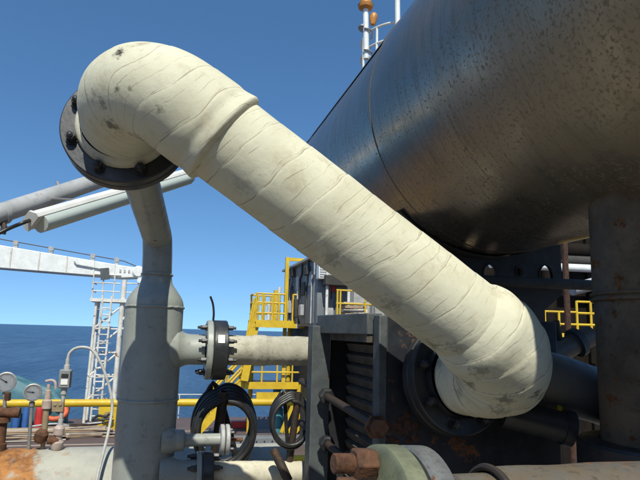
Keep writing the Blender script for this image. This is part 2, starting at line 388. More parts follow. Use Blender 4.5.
# stud with nut and washer, pointing +Z from the flange face
def bolt_mesh(name, r, h, mat, dome=False):
    mb = MB()
    mb.lathe((0, 0, 0), (0, 0, 1), [(0, r * 1.25), (h * .12, r * 1.25)], 16)
    mb.lathe((0, 0, h * .12), (0, 0, 1), [(0, r), (h * .6, r), (h * .66, r * .86)], 6)
    if dome: mb.lathe((0, 0, h * .74), (0, 0, 1), [(0, r * .7), (h * .14, r * .62), (h * .24, r * .38), (h * .28, r * .1)], 14)
    else: mb.lathe((0, 0, h * .74), (0, 0, 1), [(0, r * .55), (h * .4, r * .55), (h * .45, r * .45)], 12)
    me = mb.mesh(name, (0, 0, 0), 30); me.materials.append(M[mat]); return me
def flange(parent, c, n, rad, th, bore, mat, bolt_me=None, nb=8, brad=None, phase=0, hub=None, name='flange', both=False):
    """disc whose outer face looks along n, c is the centre of that face"""
    c, n = V(c), V(n).normalized(); mb = MB()
    prof = [(-th, bore), (-th, rad - .003), (-th + .003, rad), (-.003, rad), (0, rad - .003), (0, bore)]
    mb.lathe(c, n, prof, 56, False, False)
    o = part(name, mb, mat, parent)
    if hub:
        hb = MB(); hb.lathe(c, n, hub, 40, False, False); part('hub', hb, mat, o)
    if bolt_me:
        fr = frame_of(n); q = n.to_track_quat('Z', 'Y')
        for k in range(nb):
            a = 2 * math.pi * (k + .5) / nb + phase
            shared('bolt', bolt_me, o, c + fr @ V((brad * math.cos(a), brad * math.sin(a), 0)), q)
            if both:
                q2 = (-n).to_track_quat('Z', 'Y')
                shared('bolt', bolt_me, o, c - n * th + fr @ V((brad * math.cos(a), brad * math.sin(a), 0)), q2)
    return o
BOLT_DOME = bolt_mesh('bolt_dome', .0125, .030, 'bolt_black', True)
BOLT_MID = bolt_mesh('bolt_mid', .0095, .026, 'bolt_black')
BOLT_SMALL = bolt_mesh('bolt_small', .006, .018, 'bolt_black')

# ================================================================== THE SETTING
mb = MB(); mb.add([(-40000, -40000, -13), (40000, -40000, -13), (40000, 40000, -13), (-40000, 40000, -13)], [(0, 1, 2, 3)])
tag(part('sea', mb, 'sea', smooth=0), kind='structure')
mb = MB(); mb.box((4, -1.2, -.15), (76, 57.6, .3)); main_deck = tag(part('main_deck', mb, 'deck', smooth=0), kind='structure')
for y in (21.7, 24.0):
    mb = MB(); mb.box((0, y, .006), (34, .10, .012)); part('deck_seam', mb, 'line_pale', main_deck, smooth=0)
mb = MB(); mb.box((4, 0, -7.2), (75.8, 54.9, 11.6)); tag(part('hull', mb, 'brown_dark', smooth=0), kind='structure')
mb = MB(); mb.box((.6, 0.5, 2.36), (8.0, 9.2, .08))
pf = tag(part('platform_floor', mb, 'floor', smooth=0), kind='structure')
for x in (-3.2, .6, 4.4):
    for y in (-3.8, .5, 4.8):
        mb = MB(); mb.box((x, y, 1.16), (.2, .2, 2.32)); part('platform_leg', mb, 'grey_frame', pf, smooth=0)

# ================================================================== WRAPPED PIPE SPOOL
FU = V((-.134, 1.46, 4.503)); NU = V((-.09, -.97, .16)).normalized()
FL = V((.790, 1.455, 3.885)); NL = V((.15, -.97, .17)).normalized()
C1 = V((-.112, 1.245, 4.560)); C2 = V((.880, 1.245, 3.918))
ORI = V((.33, 1.25, 4.25))
arcU = fillet(FU + NU * .03, C1, C2, .135); arcL = fillet(C1, C2, FL + NL * .03, .125)
path = resample([FU + NU * .002] + arcU + arcL + [FL + NL * .002], .003)
spool = thing('wrapped_pipe_spool', ORI, 'large cream bandage-wrapped pipe slanting across the picture between two black flanges', 'pipe')
XU, XL = .100, .690
iU = max(i for i, p in enumerate(path) if p.x < XU); iL = min(i for i, p in enumerate(path) if p.x > XL and i > iU)
def phase(s, a, pitch, wob):
    return s / pitch + 2 * a / (2 * math.pi) + wob
def lap(s, a, pitch, hgt, wob):
    ph = phase(s, a, pitch, wob)
    f = ph - math.floor(ph)
    return hgt * (1 - f) * (1 if f > .02 else f / .02)
def rad_mid(s, a, p):
    nz = noise.noise(p * 9 + V((math.cos(a), math.sin(a), 0)) * .9)
    n2 = noise.noise(V((p.x * 30, math.cos(a) * 2.5, math.sin(a) * 2.5)))
    return .1037 + .0013 * nz + .0004 * n2 + lap(s, a, .080, .0010 + .0008 * noise.noise(V((s * 6, 3, 3))), wob_m(s, a))
def wob_m(s, a): return .45 * noise.noise(V((s * 5, math.cos(a) * .5, math.sin(a) * .5))) + .05 * noise.noise(V((s * 30, math.cos(a) * 3, math.sin(a) * 3)))
def wob_u(s, a): return .35 * noise.noise(V((s * 9, math.cos(a), math.sin(a) + 5)))
def wob_l(s, a): return .6 * noise.noise(V((s * 8, math.cos(a), math.sin(a) + 9)))
ph_m = lambda s, a, p: phase(s, a, .080, wob_m(s, a))
ph_u = lambda s, a, p: phase(s, a, .070, wob_u(s, a))
ph_l = lambda s, a, p: phase(s, a, .055, wob_l(s, a))
def rad_u(s, a, p):
    L = (iU + 6) * .003
    nz = noise.noise(p * 8 + V((math.cos(a), math.sin(a), 3)) * 1.2)
    edge = L - .010 * math.sin(a + .7) - .006 - s
    r = .1067 + .0024 * nz + lap(s, a, .070, .0011, wob_u(s, a))
    if s > L * .5: r += .008 * min(1, (s - L * .5) / (L * .4))
    r += .0022 * math.exp(-((edge - .012) / .012) ** 2)
    r -= .0025 * math.exp(-((edge - .040) / .012) ** 2)
    if edge < .013: r -= (.0155) * (1 - max(0, edge) / .013) ** 1.5
    if s < .02: r -= .006 * (1 - s / .02)
    return max(r, .1)
def rad_l(s, a, p):
    L = (len(path) - iL + 6) * .003
    ca, sa = math.cos(a), math.sin(a)
    nz = noise.noise(p * 8 + V((ca, sa, 7)) * 1.3); fold = noise.noise(V((s * 26, ca * 1.4, sa * 1.4 + 9)))
    st = .012 + .014 * math.sin(a + 1.2)
    up = 1 - math.exp(-max(0, s - st) / .030)
    r = .102 + .0165 * up + .0045 * nz * up + .0032 * fold * up + lap(s, a, .055, .0022, wob_l(s, a))
    r += .004 * math.exp(-((s - st - .05) / .018) ** 2)
    t = max(0, (s - L * .62) / (L * .38)); r -= .020 * min(1, t * 1.3)
    if L - s < .012: r -= .006 * (1 - (L - s) / .012)
    return r
sm = lambda q, r, d: (tuple(V(q) - ORI), r, d)
W_U = wrap_mat('wrap_upper', [sm((-.132, 1.205, 4.572), .036, 1.0), sm((-.131, 1.191, 4.484), .020, .7), sm((-.104, 1.172, 4.484), .014, .5), sm((-.042, 1.157, 4.439), .024, .5),
                              sm((-.168, 1.242, 4.467), .030, .6), sm((-.187, 1.25, 4.49), .035, .4), sm((-.148, 1.279, 4.431), .05, .7), sm((-.083, 1.27, 4.408), .05, .6), sm((.068, 1.197, 4.324), .06, .45), sm((-.09, 1.20, 4.60), .05, .3)])
W_M = wrap_mat('wrap_middle', [sm((.593, 1.23, 3.967), .06, .45), sm((.631, 1.182, 3.965), .05, .35), sm((.336, 1.19, 4.152), .06, .35), sm((.14, 1.19, 4.31), .06, .2), sm((.48, 1.19, 4.06), .06, .35), sm((.692, 1.18, 3.926), .06, .7)])
W_L = wrap_mat('wrap_lower', [sm((.702, 1.244, 3.892), .045, .6), sm((.692, 1.18, 3.926), .05, .45), sm((.847, 1.20, 3.875), .035, .75), sm((.80, 1.19, 3.88), .03, .6), sm((.775, 1.214, 3.856), .045, .6), sm((.788, 1.257, 3.823), .06, .5), sm((.88, 1.22, 3.86), .04, .6), sm((.712, 1.337, 3.854), .05, .4), sm((.709, 1.412, 3.931), .04, .4)])
mb = MB(); mb.tube(path[iU - 4:iL + 12], rad_mid, 96, uv=ph_m); part('straight_wrap', mb, W_M, spool, smooth=70)
mb = MB(); mb.tube(path[:iU + 6], rad_u, 96, uv=ph_u); part('elbow_wrap', mb, W_U, spool, smooth=70)['label'] = 'sooty upper elbow wrap with a thick overlapping edge'
mb = MB(); mb.tube(path[iL - 6:], rad_l, 96, uv=ph_l); part('elbow_wrap', mb, W_L, spool, smooth=70)['label'] = 'wrinkled stained lower elbow wrap'
# the white weld necks that show between bandage and flange
flange(spool, FU, NU, .157, .026, .06, 'black_paint', BOLT_DOME, 8, .131, .0, None)
mb = MB(); mb.lathe(FU, NU, [(-.004, .119), (.010, .119), (.020, .113), (.026, .104)], 48, False, False); part('collar', mb, 'cream_clean', spool)
flange(spool, FL, NL, .150, .028, .06, 'black_paint', BOLT_DOME, 8, .126, .1, [(-.02, .112), (.02, .106)])

# ================================================================== GREY UPRIGHT PIPE
VX, VY = -.0445, 2.167
up = thing('upright_pipe', (VX, VY, 2.4), 'grey painted upright pipe with tee, reducer and neck bent forward to black flange', 'pipe')
rb = .102; rn = .0528
mb = MB(); mb.lathe((VX, VY, 2.4), (0, 0, 1), [(0, rb), (1.672, rb)], 56, True, False); part('body', mb, 'grey_paint', up)
mb = MB(); mb.lathe((VX, VY, 4.072), (0, 0, 1), [(0, rb), (.010, rb * .997), (.022, rb * .975), (.034, rb * .93), (.046, rb * .86), (.058, rb * .775), (.070, rb * .69), (.080, rb * .61), (.092, rb * .55), (.108, rn)], 72, False, False); part('reducer', mb, 'grey_paint', up, smooth=60)
FB = FU - NU * .028
bend = V((VX - .008, VY, 4.328))
nk = [V((VX, VY, 4.178)), V((VX - .004, VY, 4.27))] + fillet((VX, VY, 4.15), bend, FB - NU * .06, .03, 8)[1:] + [FB - NU * .07, FB]
mb = MB(); mb.tube(nk, rn, 40); part('neck', mb, 'grey_paint', up, smooth=25)
def weld(z, r_):
    pts = [(VX + (r_ + .001) * math.cos(a * math.pi / 40), VY + (r_ + .001) * math.sin(a * math.pi / 40), z + .003 * noise.noise(V((a * 1.7, z, 0)))) for a in range(80)]
    mb = MB(); mb.tube(pts, lambda s_, a_, p_: .0038 + .0016 * noise.noise(p_ * 70), 8, True); part('weld_bead', mb, 'grey_paint', up)
weld(4.074, rb); weld(3.751, rb); weld(4.192, rn)
flange(up, FB + NU * .0005, NU, .157, .026, .05, 'black_paint', None, hub=[(-.075, rn + .002), (-.045, rn + .012), (-.02, .085)])
# tee to the right
TZ = 3.926
mb = MB(); tp = [(.05, .084), (.086, .080), (.094, .073), (.102, .066), (.112, .060), (.122, .0565), (.135, .055), (.185, .0545)]
mb.lathe((VX, VY, TZ), (1, 0, 0), tp, 48, False, False); part('tee_branch', mb, 'grey_paint', up, smooth=60)
f = flange(up, (.167, VY, TZ), (1, 0, 0), .107, .022, .045, 'grey_paint', None); f['label'] = 'grey half of the flange pair'
fr = frame_of((-1, 0, 0))
for k in range(8):
    a = 2 * math.pi * (k + .5) / 8; shared('bolt', BOLT_MID, f, V((.145, VY, TZ)) + fr @ V((.087 * math.cos(a), .087 * math.sin(a), 0)), V((-1, 0, 0)).to_track_quat('Z', 'Y'))
# small branch with a blind flange
SZ = 3.617
mb = MB(); mb.lathe((VX, VY - .05, SZ), (1, 0, 0), [(.055, .047), (.090, .043), (.098, .038), (.110, .0365), (.128, .036), (.131, .034), (.134, .024), (.142, .0215), (.262, .021)], 40, False, False); part('small_branch', mb, 'grey_paint', up, smooth=45)
for x in (.209, .227):
    f = flange(up, (x + .0155, VY - .05, SZ), (1, 0, 0), .052, .0145, .005, 'light_grey', BOLT_SMALL if x > .22 else None, 4, .039)
mb = MB(); mb.cyl((.228, VY - .05, SZ), (.291, VY - .05, SZ - .002), .0072, seg=12); part('stud', mb, 'bolt_rust', up)
# bottom branch
BZ = 3.506
mb = MB(); mb.lathe((VX, VY - .055, BZ), (1, 0, 0), [(.055, .064), (.10, .058), (.117, .050), (.178, .048)], 32, False, False); part('low_branch', mb, 'grey_paint', up)
f = flange(up, (.150, VY - .055, BZ), (1, 0, 0), .073, .018, .03, 'grey_paint', None)
for k in range(6):
    a = 2 * math.pi * (k + .5) / 6; shared('bolt', BOLT_MID, f, V((.132, VY - .055, BZ)) + fr @ V((.058 * math.cos(a), .058 * math.sin(a), 0)), V((-1, 0, 0)).to_track_quat('Z', 'Y'))

# cream wrapped pipe leaving the tee
cp = thing('wrapped_branch_pipe', (.33, VY, TZ), 'dirty cream wrapped level pipe bolted to the grey tee by black flange', 'pipe')
f = flange(cp, (.168, VY, TZ), (-1, 0, 0), .108, .051, .045, 'black_paint', None)
for k in range(8):
    a = 2 * math.pi * (k + .5) / 8; shared('bolt', BOLT_MID, f, V((.219, VY, TZ)) + frame_of((1, 0, 0)) @ V((.087 * math.cos(a), .087 * math.sin(a), 0)), V((1, 0, 0)).to_track_quat('Z', 'Y'))
n_ = V((0, -.92, .38)).normalized()
mb = MB(); mb.bar(V((.181, VY, TZ)) + n_ * .1085, V((.204, VY, TZ)) + n_ * .1085, .030, .002, n_); part('tag', mb, 'dial_white', f)
mb = MB(); mb.tube(smooth_path([(.167, VY, TZ + .10), (.167, VY - .01, TZ + .133), (.162, VY - .01, TZ + .167), (.151, VY - .01, TZ + .195)], 6), .004, 8); part('strap', mb, 'rubber', cp)
def rc_(s, a, p):
    return .0535 + .0026 * noise.noise(p * 11 + V((math.cos(a), math.sin(a), 0))) + lap(s, a, .06, .0016, .3 * noise.noise(V((s * 9, math.cos(a), 0)))) + (.004 if .11 < s < .16 else 0)
mb = MB(); mb.tube(resample([V((.21, VY, TZ)), V((.70, VY + .005, TZ + .003))], .006), rc_, 48); part('bandage', mb, 'cream_dirty', cp, smooth=70)
lp = thing('wrapped_drain_pipe', (.33, VY - .055, BZ), 'clean cream wrapped pipe low at the bottom edge below the hose coils', 'pipe')
f = flange(lp, (.151, VY - .055, BZ), (-1, 0, 0), .074, .038, .03, 'black_paint', None)
for k in range(6):
    a = 2 * math.pi * (k + .5) / 6; shared('bolt', BOLT_MID, f, V((.189, VY - .055, BZ)) + frame_of((1, 0, 0)) @ V((.058 * math.cos(a), .058 * math.sin(a), 0)), V((1, 0, 0)).to_track_quat('Z', 'Y'))
mb = MB(); mb.tube(resample([V((.183, VY - .055, BZ)), V((.62, VY - .055, BZ - .014))], .006), lambda s, a, p: .040 + .0018 * noise.noise(p * 13 + V((math.cos(a), math.sin(a), 0))) + lap(s, a, .055, .0012, .3 * noise.noise(p * 5)), 40); part('bandage', mb, 'cream_clean', lp, smooth=70)

# ================================================================== CLAD VESSEL
VC = V((1.261, 0, 4.893)); VR = .561
ves = thing('clad_vessel', (VC.x, 1.2, 4.3), 'huge horizontal vessel in shiny rust-specked steel cladding overhead', 'vessel')
def sheet(a0, a1, y0, y1, r, n=72, rows=24, th=.0012):
    mb = MB(); vs = []; fs = []
    for j in range(rows + 1):
        y = y0 + (y1 - y0) * j / rows
        for i in range(n + 1):
            a = a0 + (a1 - a0) * i / n
            rr = r + .0016 * noise.noise(V((math.cos(a) * 2, y * 2.2, math.sin(a) * 2)))
            vs.append((VC.x + rr * math.cos(a), y, VC.z + rr * math.sin(a)))
    for j in range(rows):
        for i in range(n):
            k = j * (n + 1) + i; fs.append((k, k + 1, k + n + 2, k + n + 1))
    mb.add(vs, fs); return mb
def solid(o, t):
    s_ = o.modifiers.new('sheet', 'SOLIDIFY'); s_.thickness = t; s_.offset = 0; s_.use_rim = False; return o
SEAM = 1.97; LA = R(151.5)
solid(part('cladding_sheet', sheet(R(-230), R(130), -1.6, SEAM, VR, 128, 40), 'clad', ves, smooth=60), .0015)
solid(part('cladding_sheet', sheet(LA, R(362), SEAM - .002, 3.5, VR - .002, 90, 24), 'clad', ves, smooth=60), .0015)
solid(part('cladding_sheet', sheet(R(0), LA + R(1.2), SEAM - .002, 3.5, VR + .0025, 64, 24), 'clad', ves, smooth=60), .0015)
pts = [(VC.x + (VR + .001) * math.cos(a * math.pi / 64), SEAM, VC.z + (VR + .001) * math.sin(a * math.pi / 64)) for a in range(128)]
mb = MB(); mb.tube(pts, .0022, 10, True); part('seam_band', mb, 'clad_column', ves)
mb = MB(); mb.lathe((VC.x, 3.498, VC.z), (0, 1, 0), [(0, VR), (.06, VR * .985), (.13, VR * .92), (.19, VR * .8), (.235, VR * .62), (.265, VR * .4), (.28, VR * .15), (.281, .001)], 72, False, False); part('head', mb, 'clad', ves)
mb = MB(); mb.lathe((VC.x, -1.598, VC.z), (0, -1, 0), [(0, VR), (.06, VR * .985), (.13, VR * .92), (.19, VR * .8), (.235, VR * .62), (.265, VR * .4), (.28, VR * .15), (.281, .001)], 72, False, False); part('head', mb, 'clad', ves)
# saddle: web plate with oval holes
SY = 2.12; sxl, sxr = VC.x - .38, VC.x + .38
web = MB(); holes = [(1.172, 4.268, .030, .034), (1.292, 4.262, .032, .040), (1.432, 4.278, .018, .022), (1.562, 4.262, .034, .052)]
def web_mesh():
    bm = bmesh.new(); ed = []
    def loop(ps):
        vs = [bm.verts.new((x, 0, z)) for x, z in ps]
        for i in range(len(vs)): ed.append(bm.edges.new((vs[i], vs[(i + 1) % len(vs)])))
    arc = []
    for i in range(33):
        t = -1 + 2 * i / 32; x = VC.x + .38 * t; arc.append((x, VC.z - math.sqrt((VR + .004) ** 2 - (.38 * t) ** 2)))
    loop([(VC.x - .29, 2.4), (VC.x - .29, 4.12), (sxl, 4.19)] + arc + [(sxr, 4.19), (VC.x + .29, 4.12), (VC.x + .29, 2.4)])
    for (x, z, a, b_) in holes: loop([(x + a * math.cos(k * math.pi / 14), z + b_ * math.sin(k * math.pi / 14)) for k in range(28)])
    bmesh.ops.triangle_fill(bm, edges=ed, use_beauty=True)
    me = bpy.data.meshes.new('saddle_web'); bm.to_mesh(me); bm.free(); return me
me = web_mesh(); me.materials.append(M['module_dark'])
o = bpy.data.objects.new('saddle_web', me); col.objects.link(o); o.parent = ves; o.location = V((0, SY, 0)) - world_loc(ves); solid(o, .016).modifiers['sheet'].use_rim = True
sad = o
for (x, z, a, b_) in holes:
    mb = MB(); mb.tube([(x + a * math.cos(k * math.pi / 14), SY - .009, z + b_ * math.sin(k * math.pi / 14)) for k in range(28)], .004, 6, True)
    oo = part('hole_rim', mb, 'module_dark', ves)
for x in (VC.x - .27, VC.x + .27):
    mb = MB(); mb.box((x, SY + .12, 3.38), (.018, .22, 1.96)); part('saddle_rib', mb, 'brown_dark', ves)
pts = [(VC.x + (VR + .008) * math.cos(R(a)), VC.z + (VR + .008) * math.sin(R(a))) for a in range(226, 315, 3)]
mb = MB()
for i in range(len(pts) - 1):
    (x0, z0), (x1, z1) = pts[i], pts[i + 1]; mb.bar((x0, SY + .02, z0), (x1, SY + .02, z1), .17, .006, (0, .0, 1))
part('saddle_wear_plate', mb, 'module_dark', ves)
# clad leg at right
CX, CY, CR = 1.222, 1.2, .152
lg = thing('clad_column', (CX, CY, 2.4), 'dark rust-streaked clad column under vessel at right edge', 'column')
mb = MB(); mb.lathe((CX, CY, 2.4), (0, 0, 1), [(0, CR), (1.712, CR)], 64, True, False); part('lower_cladding', mb, 'clad_column', lg)
mb = MB(); mb.lathe((CX, CY, 4.10), (0, 0, 1), [(0, CR + .003), (.31, CR + .003)], 64, False, False); part('upper_cladding', mb, 'clad_column', lg)
for z in (4.104, 4.118):
    pts = [(CX + (CR + .004) * math.cos(a * math.pi / 32), CY + (CR + .004) * math.sin(a * math.pi / 32), z) for a in range(64)]
    mb = MB(); mb.tube(pts, .005, 8, True); part('bead', mb, 'clad_column', lg)
mb = MB(); mb.lathe((CX, CY, 3.64), (0, 0, 1), [(0, CR + .055), (.010, CR + .058), (.105, CR + .058), (.112, CR + .052), (.114, CR + .004)], 64, False, False); part('base_ring', mb, 'black_paint', lg)
for (a, z, wd, ht) in ((232, 4.035, .026, .05), (250, 3.99, .016, .035), (243, 3.90, .018, .03)):
    ra = R(a); q = V((math.cos(ra), math.sin(ra), 0))
    mb = MB(); n_ = 9; vs = []
    for k in range(n_):
        t = 2 * math.pi * k / n_; k2 = .6 + .5 * abs(noise.noise(V((k * 1.3, z, a)))); da = math.cos(t) * wd * k2 / CR; dz = math.sin(t) * ht * k2
        vs.append((CX + (CR + .0012) * math.cos(ra + da), CY + (CR + .0012) * math.sin(ra + da), z + dz))
    mb.add(vs, [tuple(range(n_))]); part('peeled_patch', mb, 'tan', lg, smooth=0)
for (a, z) in ((228, 4.29), (231, 4.06)):
    ra = R(a); q = V((math.cos(ra), math.sin(ra), 0))
    mb = MB(); mb.lathe(V((CX, CY, z)) + q * (CR + .002), q, [(0, .009), (.004, .008), (.007, .003)], 14); part('rivet', mb, 'bolt_rust', lg)

# ================================================================== HEAT EXCHANGER
hx = thing('plate_heat_exchanger', (.86, 1.72, 2.4), 'dark louvred exchanger box with grey frame posts and tie bolts behind wrapped pipe', 'exchanger')
PX0, PX1, PY, PT = .600, 1.155, 1.520, 4.052
mb = MB(); mb.box(((PX0 + PX1) / 2, PY + .02, (2.4 + PT) / 2), (PX1 - PX0, .040, PT - 2.4)); part('front_plate', mb, 'dark_plate', hx, bevel=.003)
mb = MB(); mb.box((PX0 - .012, PY + .02, (2.4 + PT) / 2 + .001), (.024, .05, PT - 2.4)); part('front_post', mb, 'grey_frame', hx, bevel=.003)
FY = 1.93
mb = MB(); mb.box((.52, FY, (2.4 + PT) / 2 - .02), (.064, .012, PT - 2.42)); mb.box((.494, FY + .032, (2.4 + PT) / 2 - .02), (.010, .060, PT - 2.42)); part('rear_post', mb, 'grey_frame', hx, bevel=.002)
mb = MB(); mb.box((.85, FY + .035, (2.4 + PT) / 2 - .012), (.58, .03, PT - 2.43)); part('rear_plate', mb, 'black_paint', hx, bevel=.002)
mb = MB(); mb.bar((.535, FY + .03, 4.028), (.584, PY + .052, 4.028), .05, .062); part('top_beam', mb, 'grey_frame', hx, bevel=.003)
mb = MB(); mb.box((.835, (FY + PY) / 2 + .035, 4.0), (.55, FY - PY - .04, .05)); part('shade_cover', mb, 'dark_slat', hx)  # widened to keep the sun off the rear plate beneath it
mb = MB(); mb.box((.88, (FY + PY) / 2 + .03, 3.2), (.46, FY - PY - .06, 1.55)); part('core', mb, 'black_paint', hx)
slat = MB(); slat.box((0, 0, 0), (.03, FY - PY - .05, .028), Matrix.Rotation(R(-24), 3, 'Y'))
sme = slat.mesh('slat', (0, 0, 0), 0); sme.materials.append(M['dark_slat'])
for k in range(26): shared('slat', sme, hx, (.630, (FY + PY) / 2 + .022, 3.958 - k * .036))
for (z, x) in ((3.797, .535), (3.645, .540), (3.30, .54), (2.9, .54)):
    mb = MB(); mb.cyl((x - .03, FY + .21, z + .020), (x + .036, PY - .01, z - .045), .0125, seg=16); t = part('tie_bolt', mb, 'rod_dark', hx)
    mb = MB(); mb.lathe((x - .004, FY - .032, z - .004), (0.11, -1, -.11), [(0, .026), (.02, .026), (.024, .02)], 6); part('nut', mb, 'bolt_black', t)
    mb = MB(); mb.lathe((x + .038, PY + .0, z - .047), (0, -1, 0), [(-.006, .034), (.006, .034), (.006, .024), (.03, .024)], 6); part('nut', mb, 'bolt_rust', t)
flange(hx, FL - NL * .030, NL, .150, .028, .06, 'black_paint', None, hub=[(-.10, .09), (-.02, .10)])
mb = MB()
for k in range(26):
    a = random.random() * 6.28; rr = random.random() ** .6 * .05
    mb.lathe((PX0 + .05 + rr * math.cos(a), PY + .001, 3.735 + 1.2 * rr * math.sin(a)), (random.uniform(-.3, .3), -1, random.uniform(-.3, .3)), [(0, random.uniform(.008, .018)), (.003, .008), (.0045, .002)], 7)
part('rust_scab', mb, 'rust_dark', hx)

# stub tubes and the coiled hoses that hang from them
def hose(name, c, rx, rz, y, nloops, rad, label, tail):
    pts = []; n = 40
    for L_ in range(nloops):
        k1 = 1 + random.uniform(-.10, .05); k2 = 1 + random.uniform(-.12, .08); dx = random.uniform(-.5, .5) * rad * 1.6; dy = random.uniform(-1, 1) * rad * 1.5
        for i in range(n):
            t = 2 * math.pi * i / n; e = .5 - .5 * math.cos(t)          # 0 at the top, where every turn lies on the tube
            px = c[0] + dx * e + rx * (1 + (k1 - 1) * (.35 + .65 * e)) * math.sin(t) * (1 + .05 * math.cos(t))
            pz = c[1] + rz * math.cos(t) * (1 if math.cos(t) > 0 else k2) + (L_ - nloops / 2) * rad * .9 * (1 - e)
            pts.append(V((px, y + dy * e + (L_ + i / n - nloops / 2) * rad * 1.2, pz)))
    pts += [V(p) for p in tail]
    pts = smooth_path(pts[::2], 3)
    return solo(name, MB().tube(pts, rad, 12), 'rubber', (c[0], y, c[1] - rz), label, 'hose', smooth=60)
hose('coiled_hose', (.246, 3.620), .112, .142, 2.30, 6, .0118, 'larger black hose coil hanging on rusty stub tube near grey upright pipe', [(.30, 2.33, 3.50), (.335, 2.34, 3.42), (.34, 2.34, 3.3)])
hose('coiled_hose', (.457, 3.680), .068, .088, 2.10, 5, .0072, 'smaller black hose coil hanging beside the exchanger post', [(.455, 2.12, 3.60), (.462, 2.12, 3.55), (.475, 2.12, 3.49)])
mb = MB()
mb.lathe((.212, 2.33, 3.50), (.020, -.055, .262), [(0, .019), (.272, .019), (.272, .0145), (.20, .0145)], 18, True, False)
solo('stub_tube', mb, 'rod_dark', (.212, 2.33, 3.50), 'short rusty open tube carrying the larger hose coil', 'tube', 'open stub tubes holding hose coils')
mb = MB(); mb.lathe((.375, 2.245, 2.4), (.107, -.160, 1.382), [(0, .013), (1.395, .013), (1.395, .0095), (1.3, .0095)], 18, True, False)
solo('stub_tube', mb, 'rod_dark', (.375, 2.245, 2.4), 'slim rusty open tube carrying the smaller hose coil', 'tube', 'open stub tubes holding hose coils')
mb = MB(); mb.cyl((.385, 2.02, 3.60), (.435, 1.99, 3.50), .016, seg=14)
mb.cyl((.435, 1.99, 3.50), (.45, 1.98, 2.40), .016, seg=14)
solo('bent_rod', mb, 'rod_dark', (.45, 1.98, 2.40), 'dark bent rusty rod low between hose coil and exchanger', 'rod')

# ================================================================== FOREGROUND FLANGE PAIR AND RUSTY PIPE
gx = V((.325, .86, 3.712)); ax = V((.985, .10, -.05)).normalized()
fp = thing('bolted_flange_pair', gx, 'pale green and grey flange pair with rusty stud and nut at bottom edge', 'flange')
mb = MB(); mb.lathe(gx, ax, [(0, .01), (0, .112), (.004, .119), (.036, .119), (.040, .115), (.040, .03)], 64, False, False); part('green_flange', mb, 'green_paint', fp)
mb = MB(); mb.lathe(gx + ax * .040, ax, [(0, .1), (.006, .1)], 48, False, False); part('gasket', mb, 'bolt_rust', fp)
mb = MB(); mb.lathe(gx + ax * .046, ax, [(0, .03), (0, .114), (.004, .118), (.036, .118), (.040, .112), (.042, .075), (.08, .06), (.30, .058)], 64, False, False); part('grey_flange', mb, 'grey_ring', fp)
fr = frame_of(ax)
for k, (dy, dz) in enumerate(((.012, .090), (-.075, .055), (.085, .03), (-.09, -.035), (.06, -.075), (-.03, -.09))):
    p = gx + V((0, dy, dz))
    mb = MB(); mb.lathe(p - ax * .036, ax, [(0, .0215), (.004, .024), (.033, .024), (.036, .022)], 6); nu = part('nut', mb, 'bolt_rust', fp, bevel=.0015)
    mb = MB(); prof = []
    for i in range(15): prof += [(i * .0024, .0135), (i * .0024 + .0012, .0150)]
    mb.lathe(p - ax * .068, ax, prof, 20); part('stud', mb, 'bolt_rust', nu)
PA, PB = V((.490, .815, 3.716)), V((1.25, .835, 3.716))
rp = thing('rusty_clad_pipe', PA, 'brown rusty clad pipe lying along the bottom right edge', 'pipe')
mb = MB(); mb.tube(resample([PA, PB], .02), lambda s, a, p: .086 + .0025 * noise.noise(p * 11 + V((math.cos(a), math.sin(a), 0)) * 1.1), 64, caps=False); part('cladding', mb, 'old_clad', rp, smooth=60)
mb = MB(); mb.tube([PA + V((.004, .086 * math.cos(t * math.pi / 24), .086 * math.sin(t * math.pi / 24) + .002 * noise.noise(V((t, 0, 0))))) for t in range(48)], .006, 8, True); part('end_lip', mb, 'rod_dark', rp)
mb = MB(); mb.lathe(PA + V((-.06, 0, 0)), (1, 0, 0), [(0, .074), (.004, .078), (.3, .079)], 48); part('core_pipe', mb, 'old_clad', rp)

# ================================================================== SHADED PIPES BEHIND THE LOWER ELBOW
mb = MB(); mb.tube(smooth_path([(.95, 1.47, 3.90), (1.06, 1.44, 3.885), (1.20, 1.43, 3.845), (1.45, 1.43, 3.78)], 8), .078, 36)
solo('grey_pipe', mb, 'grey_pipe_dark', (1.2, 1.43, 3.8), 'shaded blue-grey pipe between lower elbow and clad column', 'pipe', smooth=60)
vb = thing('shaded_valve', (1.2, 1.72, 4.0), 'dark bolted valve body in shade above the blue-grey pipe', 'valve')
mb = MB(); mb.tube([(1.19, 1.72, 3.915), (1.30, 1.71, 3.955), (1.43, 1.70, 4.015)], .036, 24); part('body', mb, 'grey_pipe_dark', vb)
for p in ((1.262, 1.714, 3.942), (1.375, 1.704, 3.990)):
    mb = MB(); mb.lathe(p, (.9, -.08, .44), [(-.010, .050), (.010, .050)], 28); part('flange', mb, 'grey_frame', vb)
mb = MB(); mb.cyl((1.31, 1.71, 3.99), (1.29, 1.70, 4.06), .012); part('stem', mb, 'rod_dark', vb)
mb = MB(); mb.tube([(1.0, 2.04, 4.222), (1.22, 2.03, 4.222), (1.9, 2.02, 4.228)], .022, 20)
solo('dark_rail_pipe', mb, 'module_dark', (1.2, 2.03, 4.2), 'thin dark level pipe crossing in front of vessel saddle', 'pipe')
db = thing('dark_drain_stub', (1.055, 1.38, 3.765), 'dark pipe stub with yellow tag under the lower elbow', 'pipe stub')
mb = MB(); mb.lathe((.90, 1.42, 3.80), (.155, -.05, -.035), [(0, .040), (.16, .040), (.16, .047), (.185, .047), (.187, .03), (.17, .028)], 28); part('barrel', mb, 'black_paint', db)
mb = MB(); mb.box((1.060, 1.395, 3.822), (.014, .004, .034)); part('tag', mb, 'yellow', db)

